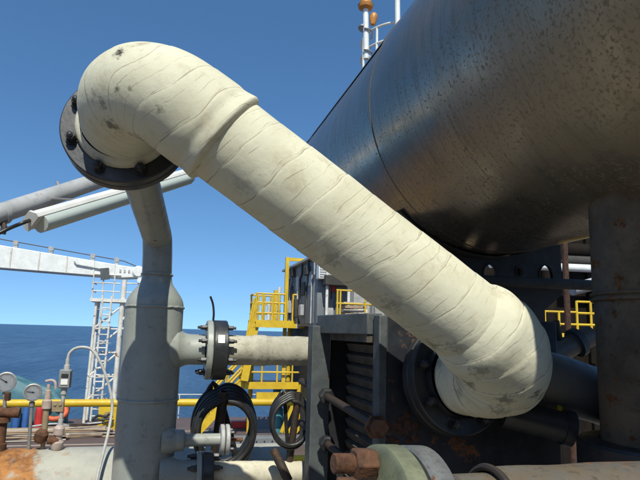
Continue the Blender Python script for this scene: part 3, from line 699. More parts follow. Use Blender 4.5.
# ================================================================== LARGE PALE PIPE WITH GAUGES
BC = V((0, 2.62, 3.29)); BR = .222
bp = thing('large_pale_pipe', (-1.0, 2.62, BC.z), 'large pale pipe with orange rust at bottom left edge', 'pipe')
mb = MB(); mb.tube(resample([V((-3.2, 2.62, BC.z)), V((.56, 2.62, BC.z - .01))], .03), lambda s, a, p: BR + .0012 * noise.noise(p * 6 + V((math.cos(a), math.sin(a), 0))), 72); part('shell', mb, 'big_pipe', bp, smooth=60)
for x in (-2.8, .3):
    mb = MB(); mb.box((x, 2.62, 2.75), (.16, .3, .7)); part('pipe_support', mb, 'grey_frame', bp)
def gauge(c, r, stem_to, label, ang):
    c = V(c); n = V((.12, -1, .10)).normalized(); fr = frame_of(n)
    g = thing('pressure_gauge', stem_to, label, 'gauge', 'round white dial gauges')
    mb = MB(); mb.lathe(c - n * .018, n, [(0, r * .8), (0.003, r * .98), (.018, r * .98), (.020, r * 1.06), (.024, r * 1.06), (.025, r * .93), (.019, r * .91)], 40, True, False); part('case', mb, 'steel', g)
    mb = MB(); mb.lathe(c, n, [(.0005, r * .925), (.0012, r * .925)], 40); dl = part('dial', mb, 'dial_white', g)
    mb = MB()
    for k in range(25):
        a = R(-45 + k * 11.25); L = .12 if k % 4 else .2; u = V((math.cos(a), math.sin(a), 0)); t = V((-u.y, u.x, 0))
        q = [fr @ (u * r * .84 + t * .0006), fr @ (u * r * .84 - t * .0006), fr @ (u * r * (.84 - L) - t * .0006), fr @ (u * r * (.84 - L) + t * .0006)]
        mb.add([c + n * .0016 + x for x in q], [(0, 1, 2, 3)])
    part('scale_marks', mb, 'black_print', dl, smooth=0)
    u = V((math.cos(ang), math.sin(ang), 0))
    mb = MB(); mb.bar(c + n * .004 - fr @ (u * r * .2), c + n * .004 + fr @ (u * r * .68), .0026, .0012, n); mb.lathe(c + n * .002, n, [(0, r * .1), (.004, r * .08)], 14); part('needle', mb, 'black_print', dl)
    mb = MB(); mb.lathe(c, n, [(.0065, .001), (.0065, r * .93)], 36, False, False); part('glass', mb, 'glass', g)
    mb = MB(); mb.tube([c - n * .008 - V((0, 0, r * .9)), c - n * .008 - V((0, 0, r + .02)), V(stem_to)], .007, 12); mb.lathe(c - n * .008 - V((0, 0, r + .022)), (0, 0, 1), [(0, .011), (.018, .011)], 6); part('stem', mb, 'steel', g)
    return g
gauge((-.607, 2.60, 3.769), .037, (-.600, 2.60, 3.66), 'white dial gauge on rusty valve block at left edge', 2.6)
gauge((-.504, 2.60, 3.728), .033, (-.500, 2.61, 3.50), 'white dial gauge second from left edge, lower of two', 3.0)
vk = thing('rusty_valve_block', (-.615, 2.62, 3.49), 'rust-brown valve block under the leftmost gauge', 'valve')
mb = MB(); mb.lathe((-.612, 2.61, 3.48), (0, 0, 1), [(0, .030), (.05, .030), (.052, .024), (.13, .024), (.132, .034), (.15, .034), (.152, .02), (.19, .016)], 24); part('body', mb, 'bolt_rust', vk)
mb = MB(); mb.cyl((-.66, 2.60, 3.655), (-.545, 2.60, 3.648), .020, seg=18); part('side_arm', mb, 'bolt_rust', vk)
mb = MB(); mb.lathe((-.590, 2.58, 3.70), (0, -.2, 1), [(0, .012), (.03, .012)], 6); part('cap', mb, 'bolt_rust', vk)
nv = thing('needle_valve', (-.449, 2.61, 3.50), 'slim pale needle valve with bent handle between gauge and instrument box', 'valve')
mb = MB(); mb.lathe((-.449, 2.61, 3.50), (0, 0, 1), [(0, .009), (.07, .009), (.072, .012), (.165, .012), (.166, .008), (.19, .008)], 16); part('stem', mb, 'tan', nv)
mb = MB(); mb.lathe((-.449, 2.61, 3.66), (0, 0, 1), [(0, .010), (.004, .019), (.034, .019), (.04, .013), (.075, .012), (.078, .007), (.10, .007)], 18); part('bonnet', mb, 'pale_pink', nv)
mb = MB(); mb.tube(smooth_path([(-.462, 2.605, 3.772), (-.44, 2.605, 3.776), (-.425, 2.602, 3.768), (-.420, 2.602, 3.742)], 5), .0055, 10); part('handle', mb, 'pale_pink', nv)
mb = MB(); mb.lathe((-.462, 2.60, 3.535), (.25, -.2, 1), [(0, .018), (.012, .026), (.036, .026), (.05, .016)], 18); part('plug', mb, 'bolt_rust', nv)['label'] = 'orange rusty plug'
ib = thing('instrument_box', (-.392, 2.61, 3.50), 'small grey instrument box on pipe stem with looped conduit', 'instrument')
mb = MB(); mb.box((-.387, 2.598, 3.784), (.046, .036, .074)); bx = part('housing', mb, 'box_grey', ib, bevel=.004)
mb = MB(); mb.box((-.387, 2.5785, 3.772), (.026, .003, .022)); part('name_plate', mb, 'dial_white', bx)
mb = MB(); mb.box((-.387, 2.5785, 3.797), (.026, .003, .014)); part('window', mb, 'black_print', bx)
mb = MB(); mb.box((-.366, 2.5785, 3.784), (.003, .003, .06)); part('hinge', mb, 'black_print', bx)
mb = MB(); mb.lathe((-.392, 2.61, 3.50), (0.015, -.03, 1), [(0, .010), (.12, .010), (.121, .008), (.22, .008), (.221, .012), (.25, .012)], 14); part('stem', mb, 'light_grey', ib)
mb = MB(); mb.box((-.405, 2.60, 3.672), (.044, .012, .042)); mb.cyl((-.416, 2.5935, 3.68), (-.416, 2.590, 3.68), .006, seg=10); mb.cyl((-.396, 2.5935, 3.68), (-.396, 2.590, 3.68), .006, seg=10); part('bracket', mb, 'tan', ib, bevel=.002)
mb = MB(); mb.lathe((-.395, 2.60, 3.50), (.05, -.1, 1), [(0, .016), (.012, .024), (.035, .024), (.045, .015), (.06, .015), (.066, .021), (.09, .021), (.10, .012)], 18); part('fitting', mb, 'pale_pink', ib)['label'] = 'rust-blotched brass fitting'
mb = MB(); mb.tube(smooth_path([(-.428, 2.59, 3.545), (-.41, 2.59, 3.543), (-.392, 2.595, 3.54)], 4), .018, 14); part('fitting', mb, 'bolt_rust', ib)
mb = MB(); mb.lathe((-.385, 2.60, 3.818), (0, 0, 1), [(0, .012), (.02, .012), (.022, .008), (.045, .008)], 14); part('gland', mb, 'conduit', ib)
mb = MB(); mb.tube(smooth_path([(-.385, 2.60, 3.862), (-.381, 2.60, 3.885), (-.362, 2.60, 3.905), (-.330, 2.60, 3.912), (-.295, 2.60, 3.902), (-.262, 2.59, 3.862), (-.232, 2.58, 3.805), (-.205, 2.57, 3.735), (-.192, 2.56, 3.67), (-.196, 2.52, 3.58), (-.205, 2.44, 3.50), (-.213, 2.38, 3.42), (-.218, 2.37, 3.25)], 8), .006, 12); part('conduit', mb, 'conduit', ib)

# ================================================================== FLUORESCENT LAMP, ITS CABLE AND THE SLANTING GREY PIPE
A, B_ = V((-.80, 2.30, 4.315)), V((-.145, 3.345, 4.945))
gp = thing('slanting_grey_pipe', A, 'light grey tube slanting up behind the upper black flange at left', 'pipe')
mb = MB(); mb.tube([A, (A + B_) / 2, B_], .040, 32); part('tube', mb, 'light_grey', gp)
mb = MB(); mb.cyl((A.x, A.y, 2.4), A, .04); part('support_post', mb, 'light_grey', gp)
d = (B_ - A).normalized(); pj = V((-.672, 2.51, 4.436))
mb = MB(); mb.lathe(pj - d * .012, d, [(0, .045), (.024, .045)], 30); part('coupling', mb, 'light_grey', gp)
mb = MB(); mb.tube([pj + V((.01, -.02, -.03)), pj + V((.024, -.03, -.058)), pj + V((.02, -.03, -.085))], .012, 10); part('hook', mb, 'rod_dark', gp)
mb = MB(); mb.cyl(pj + d * .33 + V((0, 0, .036)), pj + d * .33 + V((-.01, 0, .062)), .007); part('lug', mb, 'light_grey', gp)
LA_, LB = V((-.512, 2.365, 4.383)), V((.075, 3.22, 4.852))
d = (LB - LA_).normalized(); side = d.cross(V((0, 0, 1))).normalized(); upv = side.cross(d)
rl = Quaternion(d, R(-38)); side = rl @ side; upv = rl @ upv
fl = thing('fluorescent_lamp', LA_, 'white fluorescent light fitting with greenish diffuser below the slanting tube', 'lamp')
def prism(prof, p0, p1):
    mb = MB(); n = len(prof)
    mb.add([V(p) + side * x + upv * z for p in (p0, p1) for x, z in prof], [tuple(range(n)), tuple(range(2 * n - 1, n - 1, -1))] + [(i, i + n, (i + 1) % n + n, (i + 1) % n) for i in range(n)]); return mb
part('housing', prism([(-.042, .0), (-.044, .016), (-.026, .042), (.026, .042), (.044, .016), (.042, .0)], LA_, LB), 'lamp_white', fl, bevel=.003)
part('diffuser', prism([(-.039, -.001), (.039, -.001), (.038, -.018), (.030, -.031), (.016, -.038), (-.016, -.038), (-.030, -.031), (-.038, -.018)], LA_ + d * .02, LB - d * .02), 'diffuser', fl)
mb = MB(); mb.cyl(LA_ + d * .05 - upv * .018, LB - d * .05 - upv * .018, .013, seg=14); part('light_tube', mb, 'dial_white', fl)
part('end_cap', prism([(-.045, .0), (-.047, .016), (-.028, .045), (.028, .045), (.047, .016), (.045, .0)], LA_ - d * .012, LA_ + d * .001), 'lamp_white', fl)
for t in (.25, .75):
    p = LA_.lerp(LB, t); mb = MB(); mb.bar(p + upv * .046, A.lerp(B_, .2 + t * .72) , .018, .006, side); part('hanger', mb, 'steel', fl)
mb = MB(); mb.tube(smooth_path([LA_ - d * .01 + upv * .02, LA_ - d * .05 + upv * .018, LA_ + V((-.09, -.03, -.035)), LA_ + V((-.15, -.06, -.085)), LA_ + V((-.24, -.12, -.17)), LA_ + V((-.5, -.3, -.42))], 8), .0075, 12)
solo('lamp_cable', mb, 'rubber', LA_, 'black cable drooping from left end of the fluorescent lamp', 'cable', smooth=60)

# ================================================================== PLATFORM HANDRAIL
hr = thing('handrail', (0, 5, 2.4), 'yellow tubular handrail running level behind the gauges and hose coils', 'handrail')
for z, nm in ((3.395, 'top_rail'), (2.925, 'mid_rail')):
    mb = MB(); mb.tube([(-3.4, 5, z), (0, 5, z), (2.4, 5, z)], .030, 20); part(nm, mb, 'yellow', hr)
for x in (-2.6, -1.24, -.10, 1.34, 2.4):
    mb = MB(); mb.cyl((x, 5, 2.4), (x, 5, 3.39), .024); part('post', mb, 'yellow', hr)

# ================================================================== ACCESS PLATFORM ABOVE THE VESSEL
ap = thing('access_platform', (2.25, 5.6, 2.4), 'white curved guard rails of a small platform above the vessel', 'platform')
mb = MB(); mb.cyl((2.46, 5.75, 2.4), (2.46, 5.75, 6.62), .09); part('mast', mb, 'light_grey', ap)
mb = MB(); mb.lathe((2.46, 5.75, 6.62), (0, 0, 1), [(0, .50), (.04, .50)], 40); part('floor_plate', mb, 'light_grey', ap)
cc = V((2.46, 5.75, 0))
for z in (7.15, 7.34):
    mb = MB(); mb.tube([(cc.x + .5 * math.cos(R(a)), cc.y + .5 * math.sin(R(a)), z) for a in range(95, 446, 6)], .014, 10); part('curved_rail', mb, 'white_paint', ap)
for a in range(180, 420, 30):
    mb = MB(); mb.cyl((cc.x + .5 * math.cos(R(a)), cc.y + .5 * math.sin(R(a)), 6.72), (cc.x + .5 * math.cos(R(a)), cc.y + .5 * math.sin(R(a)), 7.33), .014); part('rail_post', mb, 'white_paint', ap)
mb = MB(); mb.cyl((2.135, 5.16, 6.9), (2.12, 5.16, 7.9), .028); part('tall_post', mb, 'white_paint', ap)
lpst = thing('beacon_post', (1.84, 5.3, 6.84), 'white post topped by an orange lamp above the vessel', 'lamp post')
mb = MB(); mb.cyl((1.838, 5.30, 6.84), (1.822, 5.30, 7.42), .030); part('post', mb, 'white_paint', lpst)
mb = MB(); mb.lathe((1.822, 5.30, 7.40), (0, 0, 1), [(0, .045), (.015, .075), (.05, .085), (.06, .06), (.16, .055), (.20, .03)], 24); part('lamp_head', mb, 'lamp_orange', lpst)
mb = MB(); mb.lathe((1.905, 5.30, 7.24), (.1, 0, 1), [(0, .025), (.05, .040), (.10, .042), (.13, .028), (.14, .01)], 20); part('side_lamp', mb, 'lamp_orange', lpst)
mb = MB(); mb.lathe((1.80, 5.33, 7.19), (.3, .1, .6), [(0, .05), (.05, .03)], 20); part('reflector', mb, 'light_grey', lpst)
for z in (6.92, 7.16):
    mb = MB(); mb.tube(smooth_path([(1.80, 5.27, z + .01), (1.84, 5.26, z), (1.90, 5.30, z - .01), (1.96, 5.5, z + .02)], 4), .012, 8); part('bracket', mb, 'steel', lpst)

# ================================================================== CRANE BOOM AND ITS REST TOWER
bt = thing('boom_rest_tower', (-2.3, 27, 0), 'white lattice tower with caged ladder beneath the crane boom', 'tower')
tx0, tx1, ty0, ty1 = -3.02, -1.88, 26.4, 27.3
def tb(name, p0, p1, r=.05, mat='tower_white'):
    mb = MB(); mb.cyl(p0, p1, r, seg=10); return part(name, mb, mat, bt)
LEG = []
for (xa, xb, y) in ((-3.06, -2.98, ty0), (-1.94, -1.92, ty0), (-3.06, -2.98, ty1), (-1.94, -1.92, ty1)):
    tb('leg', (xa, y, 0), (xb, y, 5.05), .10 if xb > -2.5 else .06); LEG.append((xa, xb, y))
tb('leg', (tx1 - .02, ty0, 5.05), (tx1 - .02, ty0, 6.05), .11)
for z in (.9, 1.9, 2.9, 3.9):
    t = z / 5.05; x0 = LEG[0][0] + (LEG[0][1] - LEG[0][0]) * t; x1 = LEG[1][0] + (LEG[1][1] - LEG[1][0]) * t
    tb('brace', (x0, ty0, z), (x1, ty0, z), .035); tb('brace', (x0, ty0, z), (x1, ty0, z + 1), .045); tb('brace', (x0, ty1, z), (x1, ty1, z), .035)
mb = MB(); mb.box((-2.35, 26.85, 5.12), (1.75, 1.3, .14)); part('cage_floor', mb, 'tower_white', bt)
for x in (-3.16, -2.75, -2.3): tb('cage_post', (x, 26.25, 5.15), (x, 26.25, 6.22), .03)
for z in (5.5, 5.86, 6.22):
    tb('cage_rail', (-3.16, 26.25, z), (-2.05, 26.25, z), .028); tb('cage_rail', (-3.16, 26.25, z), (-3.16, 27.4, z), .028)
for x in (-2.72, -2.36): tb('ladder_stile', (x - .06, 26.22, .1), (x, 26.22, 5.3), .045)
for k in range(18):
    z = .3 + k * .28; xx = -2.72 - .06 * (1 - z / 5.2); tb('ladder_rung', (xx, 26.22, z), (xx + .36, 26.22, z), .028)
for k in range(6):
    z = 1.2 + k * .7; xx = -2.54 - .06 * (1 - z / 5.2)
    mb = MB(); mb.tube([(xx + .32 * math.cos(R(a)), 26.22 - .5 * math.sin(R(a)), z) for a in range(0, 181, 20)], .016, 6); part('cage_hoop', mb, 'tower_white', bt)
tb('brace', (tx1, ty0, 4.3), (tx1 + .95, ty0, 5.1), .06); tb('brace', (tx1, ty0, 5.02), (tx1 + 1.05, ty0, 5.08), .06)
tb('brace', (tx1, ty0, 3.9), (tx1 + .9, ty0, 4.3), .04)
tb('brace', (tx1 + 1.05, ty0, 5.08), (tx1 + 1.05, ty0, 5.9), .03); tb('cage_rail', (tx1, ty0, 5.9), (tx1 + 1.05, ty0, 5.9), .028); tb('cage_rail', (tx1, ty0, 5.5), (tx1 + 1.05, ty0, 5.5), .028)
cb = thing('crane_boom', (-7, 27, 6.3), 'long white crane boom resting level over the sea', 'crane')
mb = MB(); pr = [(-20, 5.95, 7.75), (-7.2, 6.30, 7.28), (-2.0, 6.12, 6.66), (-1.35, 6.18, 6.60)]
vs = []
for (x, z0, z1) in pr:
    for y in (26.3, 27.3): vs += [(x, y, z0), (x, y, z1)]
fs = [(0, 1, 3, 2), (12, 14, 15, 13)]
for i in range(3):
    o_ = i * 4; fs += [(o_, o_ + 4, o_ + 5, o_ + 1), (o_ + 2, o_ + 3, o_ + 7, o_ + 6), (o_ + 1, o_ + 5, o_ + 7, o_ + 3), (o_, o_ + 2, o_ + 6, o_ + 4)]
mb.add(vs, fs); part('box_girder', mb, 'white_paint', cb, bevel=.03)
mb = MB(); mb.lathe((-1.35, 26.2, 6.42), (0, 1, 0), [(0, .20), (.06, .26), (.14, .26), (.2, .2)], 24); part('sheave', mb, 'white_paint', cb)
mb = MB(); mb.lathe((-1.25, 26.2, 6.05), (0, 1, 0), [(0, .12), (.2, .12)], 20); part('sheave', mb, 'white_paint', cb)
for x in (-6.4, -5.0, -3.3, -2.3):
    z = 7.28 + (x + 7.2) / 5.2 * -.62
    mb = MB(); mb.box((x, 26.5, z + .10), (.16, .16, .22)); mb.lathe((x, 26.4, z + .22), (0, 1, 0), [(0, .11), (.12, .11)], 14); part('rope_guide', mb, 'light_grey', cb)
mb = MB(); mb.tube([(-20, 26.5, 8.1), (-7.2, 26.5, 7.55), (-2.0, 26.5, 6.88), (-1.3, 26.5, 6.62)], .022, 6); part('hoist_rope', mb, 'rod_dark', cb)
for x in (-7.6, -6.5, -5.4, -4.3, -3.2, -2.35):
    zc = 6.79 + (x + 7.2) / 5.2 * -.40; hh = .98 + (x + 7.2) / 5.2 * -.44
    mb = MB(); mb.box((x, 26.285, zc), (.05, .04, hh * .96)); part('stiffener', mb, 'tower_white', cb)
mb = MB(); mb.box((-2.72, 26.22, 6.25), (.36, .12, .5), Matrix.Rotation(R(-8), 3, 'Y')); part('rest_pad', mb, 'grey_frame', cb)
mb = MB(); mb.tube([(-4.0, 26.24, 6.72), (-3.9, 26.24, 6.60), (-2.6, 26.24, 6.42)], .03, 8); part('service_pipe', mb, 'light_grey', cb)
for k in range(4):
    mb = MB(); mb.box((-2.1 + .18 * k, 26.285, 6.42), (.07, .03, .12)); part('lug', mb, 'light_grey', cb)

# ================================================================== MAIN DECK CLUTTER
er = thing('deck_edge_railing', (0, 27.35, 0), 'thin white railing along the far deck edge above the sea', 'railing')
for z in (.55, 1.05):
    mb = MB(); mb.cyl((-1.4, 27.35, z), (6.2, 27.35, z), .018, seg=8); part('rail', mb, 'tower_white', er)
for k in range(8):
    mb = MB(); mb.cyl((-1.3 + k * 1.05, 27.35, 0), (-1.3 + k * 1.05, 27.35, 1.06), .02, seg=8); part('post', mb, 'tower_white', er)
def lumpy(c, size, seed, mat, nm, label, cat, n=40, flat=.55, skew=.22):
    mb = MB(); vs = []; fs = []
    for j in range(n // 2 + 1):
        t = math.pi * j / (n // 2)
        for i in range(n):
            a = 2 * math.pi * i / n; x, y, z = math.sin(t) * math.cos(a), math.sin(t) * math.sin(a), math.cos(t)
            sq = lambda q: math.copysign(abs(q) ** flat, q)
            p = V((sq(x), sq(y), sq(z))); k = 1 + .20 * noise.noise(p * 2.2 + V((seed, 0, 0))) + .12 * noise.noise(V((p.x * 7, p.y * 7, p.z * 1.5)) + V((seed, 4, 0)))
            vs.append((c[0] + p.x * k * size[0] / 2, c[1] + p.y * k * size[1] / 2, max(.0, (c[2] + p.z * k * size[2] / 2) * (1 - skew * p.x))))
    for j in range(n // 2):
        for i in range(n):
            a, b2 = j * n + i, j * n + (i + 1) % n; fs.append((a, b2, b2 + n, a + n))
    mb.add(vs, fs); return solo(nm, mb, mat, (c[0], c[1], 0), label, cat, smooth=50)
lumpy((-5.0, 25.4, .8), (2.9, 1.4, 1.9), 3, 'tarp', 'tarpaulin_bundle', 'teal tarpaulin bundle behind the two gauges', 'tarpaulin')
yb = thing('yellow_cabinet', (-1.97, 24.4, 0), 'yellow cabinet with dark emblem standing left of grey upright pipe', 'cabinet')
mb = MB(); mb.box((-1.97, 24.4, .54), (.66, .5, 1.04)); part('body', mb, 'yellow', yb, bevel=.02)
mb = MB(); mb.lathe((-1.97, 24.148, .64), (0, -1, 0), [(0, .07), (.004, .07), (.004, .11), (0, .11)], 20, False, False); mb.box((-1.97, 24.146, .64), (.28, .004, .05)); part('emblem', mb, 'tan', yb, smooth=0)
mb = MB(); mb.box((-1.58, 24.42, .5), (.08, .3, 1.0)); part('side_frame', mb, 'blue', yb)
mb = MB(); mb.tube([(-3.90 + .40 * math.cos(R(a)), 24.5 + .12 * math.sin(R(a)), .72 + .26 * math.sin(R(a))) for a in range(0, 360, 15)], .10, 12, True)
solo('orange_ring', mb, 'orange', (-3.9, 24.5, .4), 'orange ring float lying on the deck clutter', 'ring float')
for k, (x, y, h, r_, mt, lb) in enumerate(((-5.55, 23.6, 1.15, .16, 'teal', 'teal cylinder by left edge of deck clutter'), (-5.2, 24.4, 1.0, .14, 'blue', 'blue cylinder standing left of the tarpaulin bundle'), (-4.85, 24.2, 1.05, .12, 'blue', 'blue cylinder standing in front of the tarpaulin bundle'))):
    mb = MB(); mb.lathe((x, y, 0), (0, 0, 1), [(0, r_), (h * .86, r_), (h * .95, r_ * .7), (h, r_ * .3), (h + .06, r_ * .28)], 18); solo('gas_cylinder', mb, mt, (x, y, 0), lb, 'cylinder', 'cylinders among the deck clutter')
mb = MB(); mb.bar((-5.9, 23.5, .62), (-5.2, 23.5, .62), .06, .08); mb.bar((-5.9, 23.5, 0), (-5.9, 23.5, 1.2), .06, .06); mb.bar((-5.2, 23.5, 0), (-5.2, 23.5, 1.2), .06, .06); solo('blue_rack', mb, 'blue', (-5.5, 23.5, 0), 'blue steel rack holding the teal cylinder', 'rack')
mb = MB(); mb.lathe((-4.35, 24.0, 0), (0, 0, 1), [(0, .15), (.72, .16), (.78, .16), (.92, .15), (.98, .06)], 16); solo('red_bucket', mb, 'red', (-4.35, 24, 0), 'small red container among the deck clutter', 'container')
pm_ = MB(); pm_.box((0, 0, 0), (2.2, .16, .035)); plank = pm_.mesh('plank', (0, 0, 0), 0); plank.materials.append(M['wood'])
plank2 = plank.copy(); plank2.materials.clear(); plank2.materials.append(M['wood_pale'])
for q, (x, y, n, lab) in enumerate(((-4.4, 22.8, 6, 'stack of loose planks left on the brown deck behind gauges'), (-2.9, 23.4, 5, 'paler plank stack beside the yellow cabinet'))):
    st = thing('plank_stack', (x, y, 0), lab, 'planks', 'plank stacks on the deck')
    for k in range(n):
        for j in range(3):
            o = shared('plank', plank if (k + j + q) % 3 else plank2, st, (x + random.uniform(-.25, .25), y - .35 + j * .3, .04 + k * .06), Quaternion((0, 0, 1), random.uniform(-.09, .09)))
for k in range(4):
    x = -3.6 + k * .42; mb = MB(); mb.tube(smooth_path([(x - .8, 23.0, .42), (x, 23.0 + .1 * k, .50 - .03 * k), (x + .7, 23.2, .36 + .07 * k)], 5), .03, 8)
    solo('loose_pipe', mb, 'rod_dark' if k % 2 else 'light_grey', (x, 23, .4), ['light bent pipe length on the planks, leftmost', 'dark bent pipe length on planks, second from left', 'light bent pipe length on the planks, third from left', 'dark bent pipe length beside yellow cabinet'][k], 'pipe', 'loose pipes on the planks')
mb = MB(); mb.tube(smooth_path([(-2.5, 24.0, .45), (-2.3, 24, .62), (-2.0, 23.9, .60), (-1.85, 23.9, .72), (-1.8, 23.9, .55), (-2.2, 23.9, .48)], 6), .05, 8); solo('loose_cable', mb, 'rubber', (-2.2, 23.9, .4), 'black tangled cable in front of the yellow cabinet', 'cable')
mb = MB(); mb.box((2.7, 21.0, .14), (6.4, .5, .28)); mb2 = solo('hatch_coaming', mb, 'module_grey', (2.7, 21, 0), 'low grey hatch coaming with bolt dots behind hose coils', 'hatch', bevel=.02)
for k in range(22):
    mb = MB(); mb.cyl((-.3 + k * .28, 20.75, .15), (-.3 + k * .28, 20.735, .15), .03, seg=10); part('bolt', mb, 'black_print', mb2)
mb = MB(); mb.box((3.2, 24.2, .2), (.8, .4, .28)); solo('red_case', mb, 'red', (3.2, 24.2, 0), 'low red case on the deck under yellow stairs', 'case', bevel=.04)
mb = MB(); mb.lathe((4.55, 23.4, 0), (0, 0, 1), [(0, .24), (.9, .24), (.95, .2), (1.9, .2), (2.0, .1)], 20); solo('teal_post', mb, 'teal', (4.55, 23.4, 0), 'teal bollard post under the yellow platform', 'post')

# ================================================================== YELLOW PLATFORM WITH STAIRS
yp = thing('stair_platform', (4.0, 22.5, 0), 'yellow steel platform with railings and stairs beside grey module', 'platform')
def yb_(name, p0, p1, r=.035, mat='yellow', par=None):
    mb = MB(); mb.cyl(p0, p1, r, seg=8); return part(name, mb, mat, par or yp)
def ybar(name, p0, p1, w_, h_, mat='yellow'):
    mb = MB(); mb.bar(p0, p1, w_, h_); return part(name, mb, mat, yp, smooth=0)
px0, px1, py0, py1, pz = 3.30, 5.6, 22.0, 23.4, 4.33
mb = MB(); mb.box(((px0 + px1) / 2, (py0 + py1) / 2, pz - .04), (px1 - px0, py1 - py0, .06)); part('grating', mb, 'module_dark', yp, smooth=0)
ybar('edge_beam', (px0, py0 - .05, pz - .06), (px1, py0 - .05, pz - .06), .08, .28); ybar('edge_beam', (px0 - .05, py0, pz - .06), (px0 - .05, py1, pz - .06), .08, .28)
for z in (.35, .75, 1.1):
    yb_('rail', (px0, py0, pz + z), (4.45, py0, pz + z)); yb_('rail', (px0, py1, pz + z), (4.45, py1, pz + z)); yb_('rail', (px0 - .02, py0 + .6, pz + z), (px0 - .02, py1, pz + z))
for x in (px0, 3.55, 3.95, 4.2, 4.45, 4.75, 5.0, 5.3, 5.55): yb_('post', (x, py0, pz), (x, py0, pz + 1.12), .04)
for x in (px0, 3.6, 3.85, 4.1, 4.45): yb_('post', (x, py1, pz), (x, py1, pz + 1.12), .04)
ybar('post', (4.3, py1, pz), (4.3, py1, pz + 1.35), .14, .14)
for z in (.55, 1.1): yb_('rail', (4.75, py0 - .02, pz + z), (5.6, py0 - .02, pz + z))
ybar('gate_frame', (4.58, 22.6, 1.9), (4.58, 22.6, 6.98), .14, .14); ybar('gate_frame', (4.655, 22.6, 6.90), (6.2, 22.6, 6.90), .12, .13)
for (x, h, y) in ((3.95, 1.2, 22.9), (4.25, 1.75, 22.3), (4.95, 1.95, 21.95)): yb_('white_standpipe', (x, y, pz - .2), (x, y, pz + h - .35), .07, 'tower_white')
for x in (3.4, 4.9): yb_('column', (x, 23.2, 0), (x, 23.2, pz - .1), .09)
# lower landing
lz = 2.02
mb = MB(); mb.box((4.25, 23.0, lz - .03), (2.4, 1.2, .05)); part('grating', mb, 'module_dark', yp, smooth=0)
ybar('edge_beam', (3.05, 22.36, lz - .1), (5.45, 22.36, lz - .1), .1, .26); ybar('edge_beam', (3.5, 22.3, lz - .52), (5.45, 22.3, lz - .52), .12, .34)
for z in (.4, .78, 1.1): yb_('rail', (3.1, 22.4, lz + z), (5.45, 22.4, lz + z))
for x in (3.1, 3.7, 4.3, 4.9, 5.4): yb_('post', (x, 22.4, lz), (x, 22.4, lz + 1.1), .035)
ybar('brace', (5.5, 22.2, 2.6), (4.5, 22.2, .2), .09, .12); ybar('brace', (5.6, 22.2, .3), (6.6, 22.2, 3.4), .09, .12); ybar('brace', (4.7, 22.2, .1), (5.7, 22.2, 1.5), .08, .1); ybar('brace', (5.0, 22.2, .1), (5.9, 22.2, 1.2), .08, .1)
def stairs(p0, p1, n, wd):
    p0, p1 = V(p0), V(p1); wv = V((0, wd, 0))
    for q in (V((0, 0, 0)), wv):
        ybar('stringer', p0 + q, p1 + q, .08, .28)
        for h in (.55, 1.0): yb_('stair_rail', p0 + q + V((0, 0, h)), p1 + q + V((0, 0, h)), .045)
        for t in (.02, .35, .68, .98): b_ = p0.lerp(p1, t) + q; yb_('stair_post', b_, b_ + V((0, 0, 1.0)), .03)
    for k in range(n):
        p = p0.lerp(p1, (k + .5) / n) + wv / 2; mb = MB(); mb.box(p, (.24, wd, .03)); part('tread', mb, 'module_dark' if k % 2 else 'yellow', yp, smooth=0)
stairs((3.05, 22.5, lz), (1.25, 22.5, .05), 9, .75)
stairs((3.32, 22.05, pz - .05), (2.98, 22.05, lz + .1), 9, .6)

gm = thing('equipment_module', (7.5, 21.5, 0), 'grey panelled equipment module behind the yellow platform', 'module')
mb = MB(); mb.box((7.4, 21.9, 5.45), (4.9, 5.6, 2.5)); part('housing', mb, 'module_grey', gm, bevel=.03)
mb = MB(); mb.box((7.4, 21.9, 2.1), (4.4, 5.0, 4.2)); part('substructure', mb, 'module_dark', gm)
for k in range(5):
    y = 24.1 - k * 1.05; mb = MB(); mb.box((4.935, y, 5.4), (.04, .92, 2.2)); pn = part('panel', mb, 'module_grey', gm, bevel=.015)
    mb = MB(); mb.box((4.90, y, 5.9 - .3 * (k % 2)), (.04, .5, .5)); part('vent', mb, 'module_dark' if k % 2 else 'light_grey', pn)
for k in range(7):
    x = 5.25 + k * .66; mb = MB(); mb.box((x, 19.07, 5.4), (.60, .06, 2.2)); pn = part('panel', mb, 'module_grey' if k in (0, 1, 3) else 'light_grey', gm, bevel=.015)
    mb = MB(); mb.box((x + .2, 19.03, 5.3), (.04, .04, .3)); part('handle', mb, 'black_print', pn)
mb = MB(); mb.box((5.12, 18.85, 6.05), (.46, .36, .50)); u_ = part('air_unit', mb, 'white_paint', gm, bevel=.02)
for k in range(5):
    mb = MB(); mb.box((5.12, 18.66, 5.88 + k * .08), (.40, .02, .03)); part('louvre', mb, 'light_grey', u_)
mb = MB(); mb.box((5.55, 18.7, 5.75), (.95, .5, .34)); part('duct', mb, 'module_dark', gm, bevel=.02)
for x in (5.18, 5.95): mb = MB(); mb.cyl((x, 18.62, 4.3), (x, 18.62, 6.1), .05); part('drop_pipe', mb, 'tower_white', gm)
for (x, z) in ((5.5, 5.5), (6.4, 5.85)): mb = MB(); mb.box((x, 18.98, z), (.14, .1, .2)); part('alarm_box', mb, 'red', gm)
mb = MB(); mb.cyl((5.25, 20.0, 6.70), (5.25, 20.0, 6.98), .05); part('beacon', mb, 'lamp_orange', gm)
for k, (y, z, a_, b_, mt) in enumerate(((23.7, 6.3, .3, .25, 'white_paint'), (22.6, 6.35, .25, .3, 'module_dark'), (21.9, 4.9, .4, .7, 'module_dark'), (20.9, 4.8, .35, .4, 'light_grey'), (20.2, 6.2, .5, .3, 'module_dark'), (23.2, 5.0, .3, .5, 'light_grey'))):
    mb = MB(); mb.box((4.84, y, z), (.16, a_, b_)); part('junction_box', mb, mt, gm, bevel=.015)
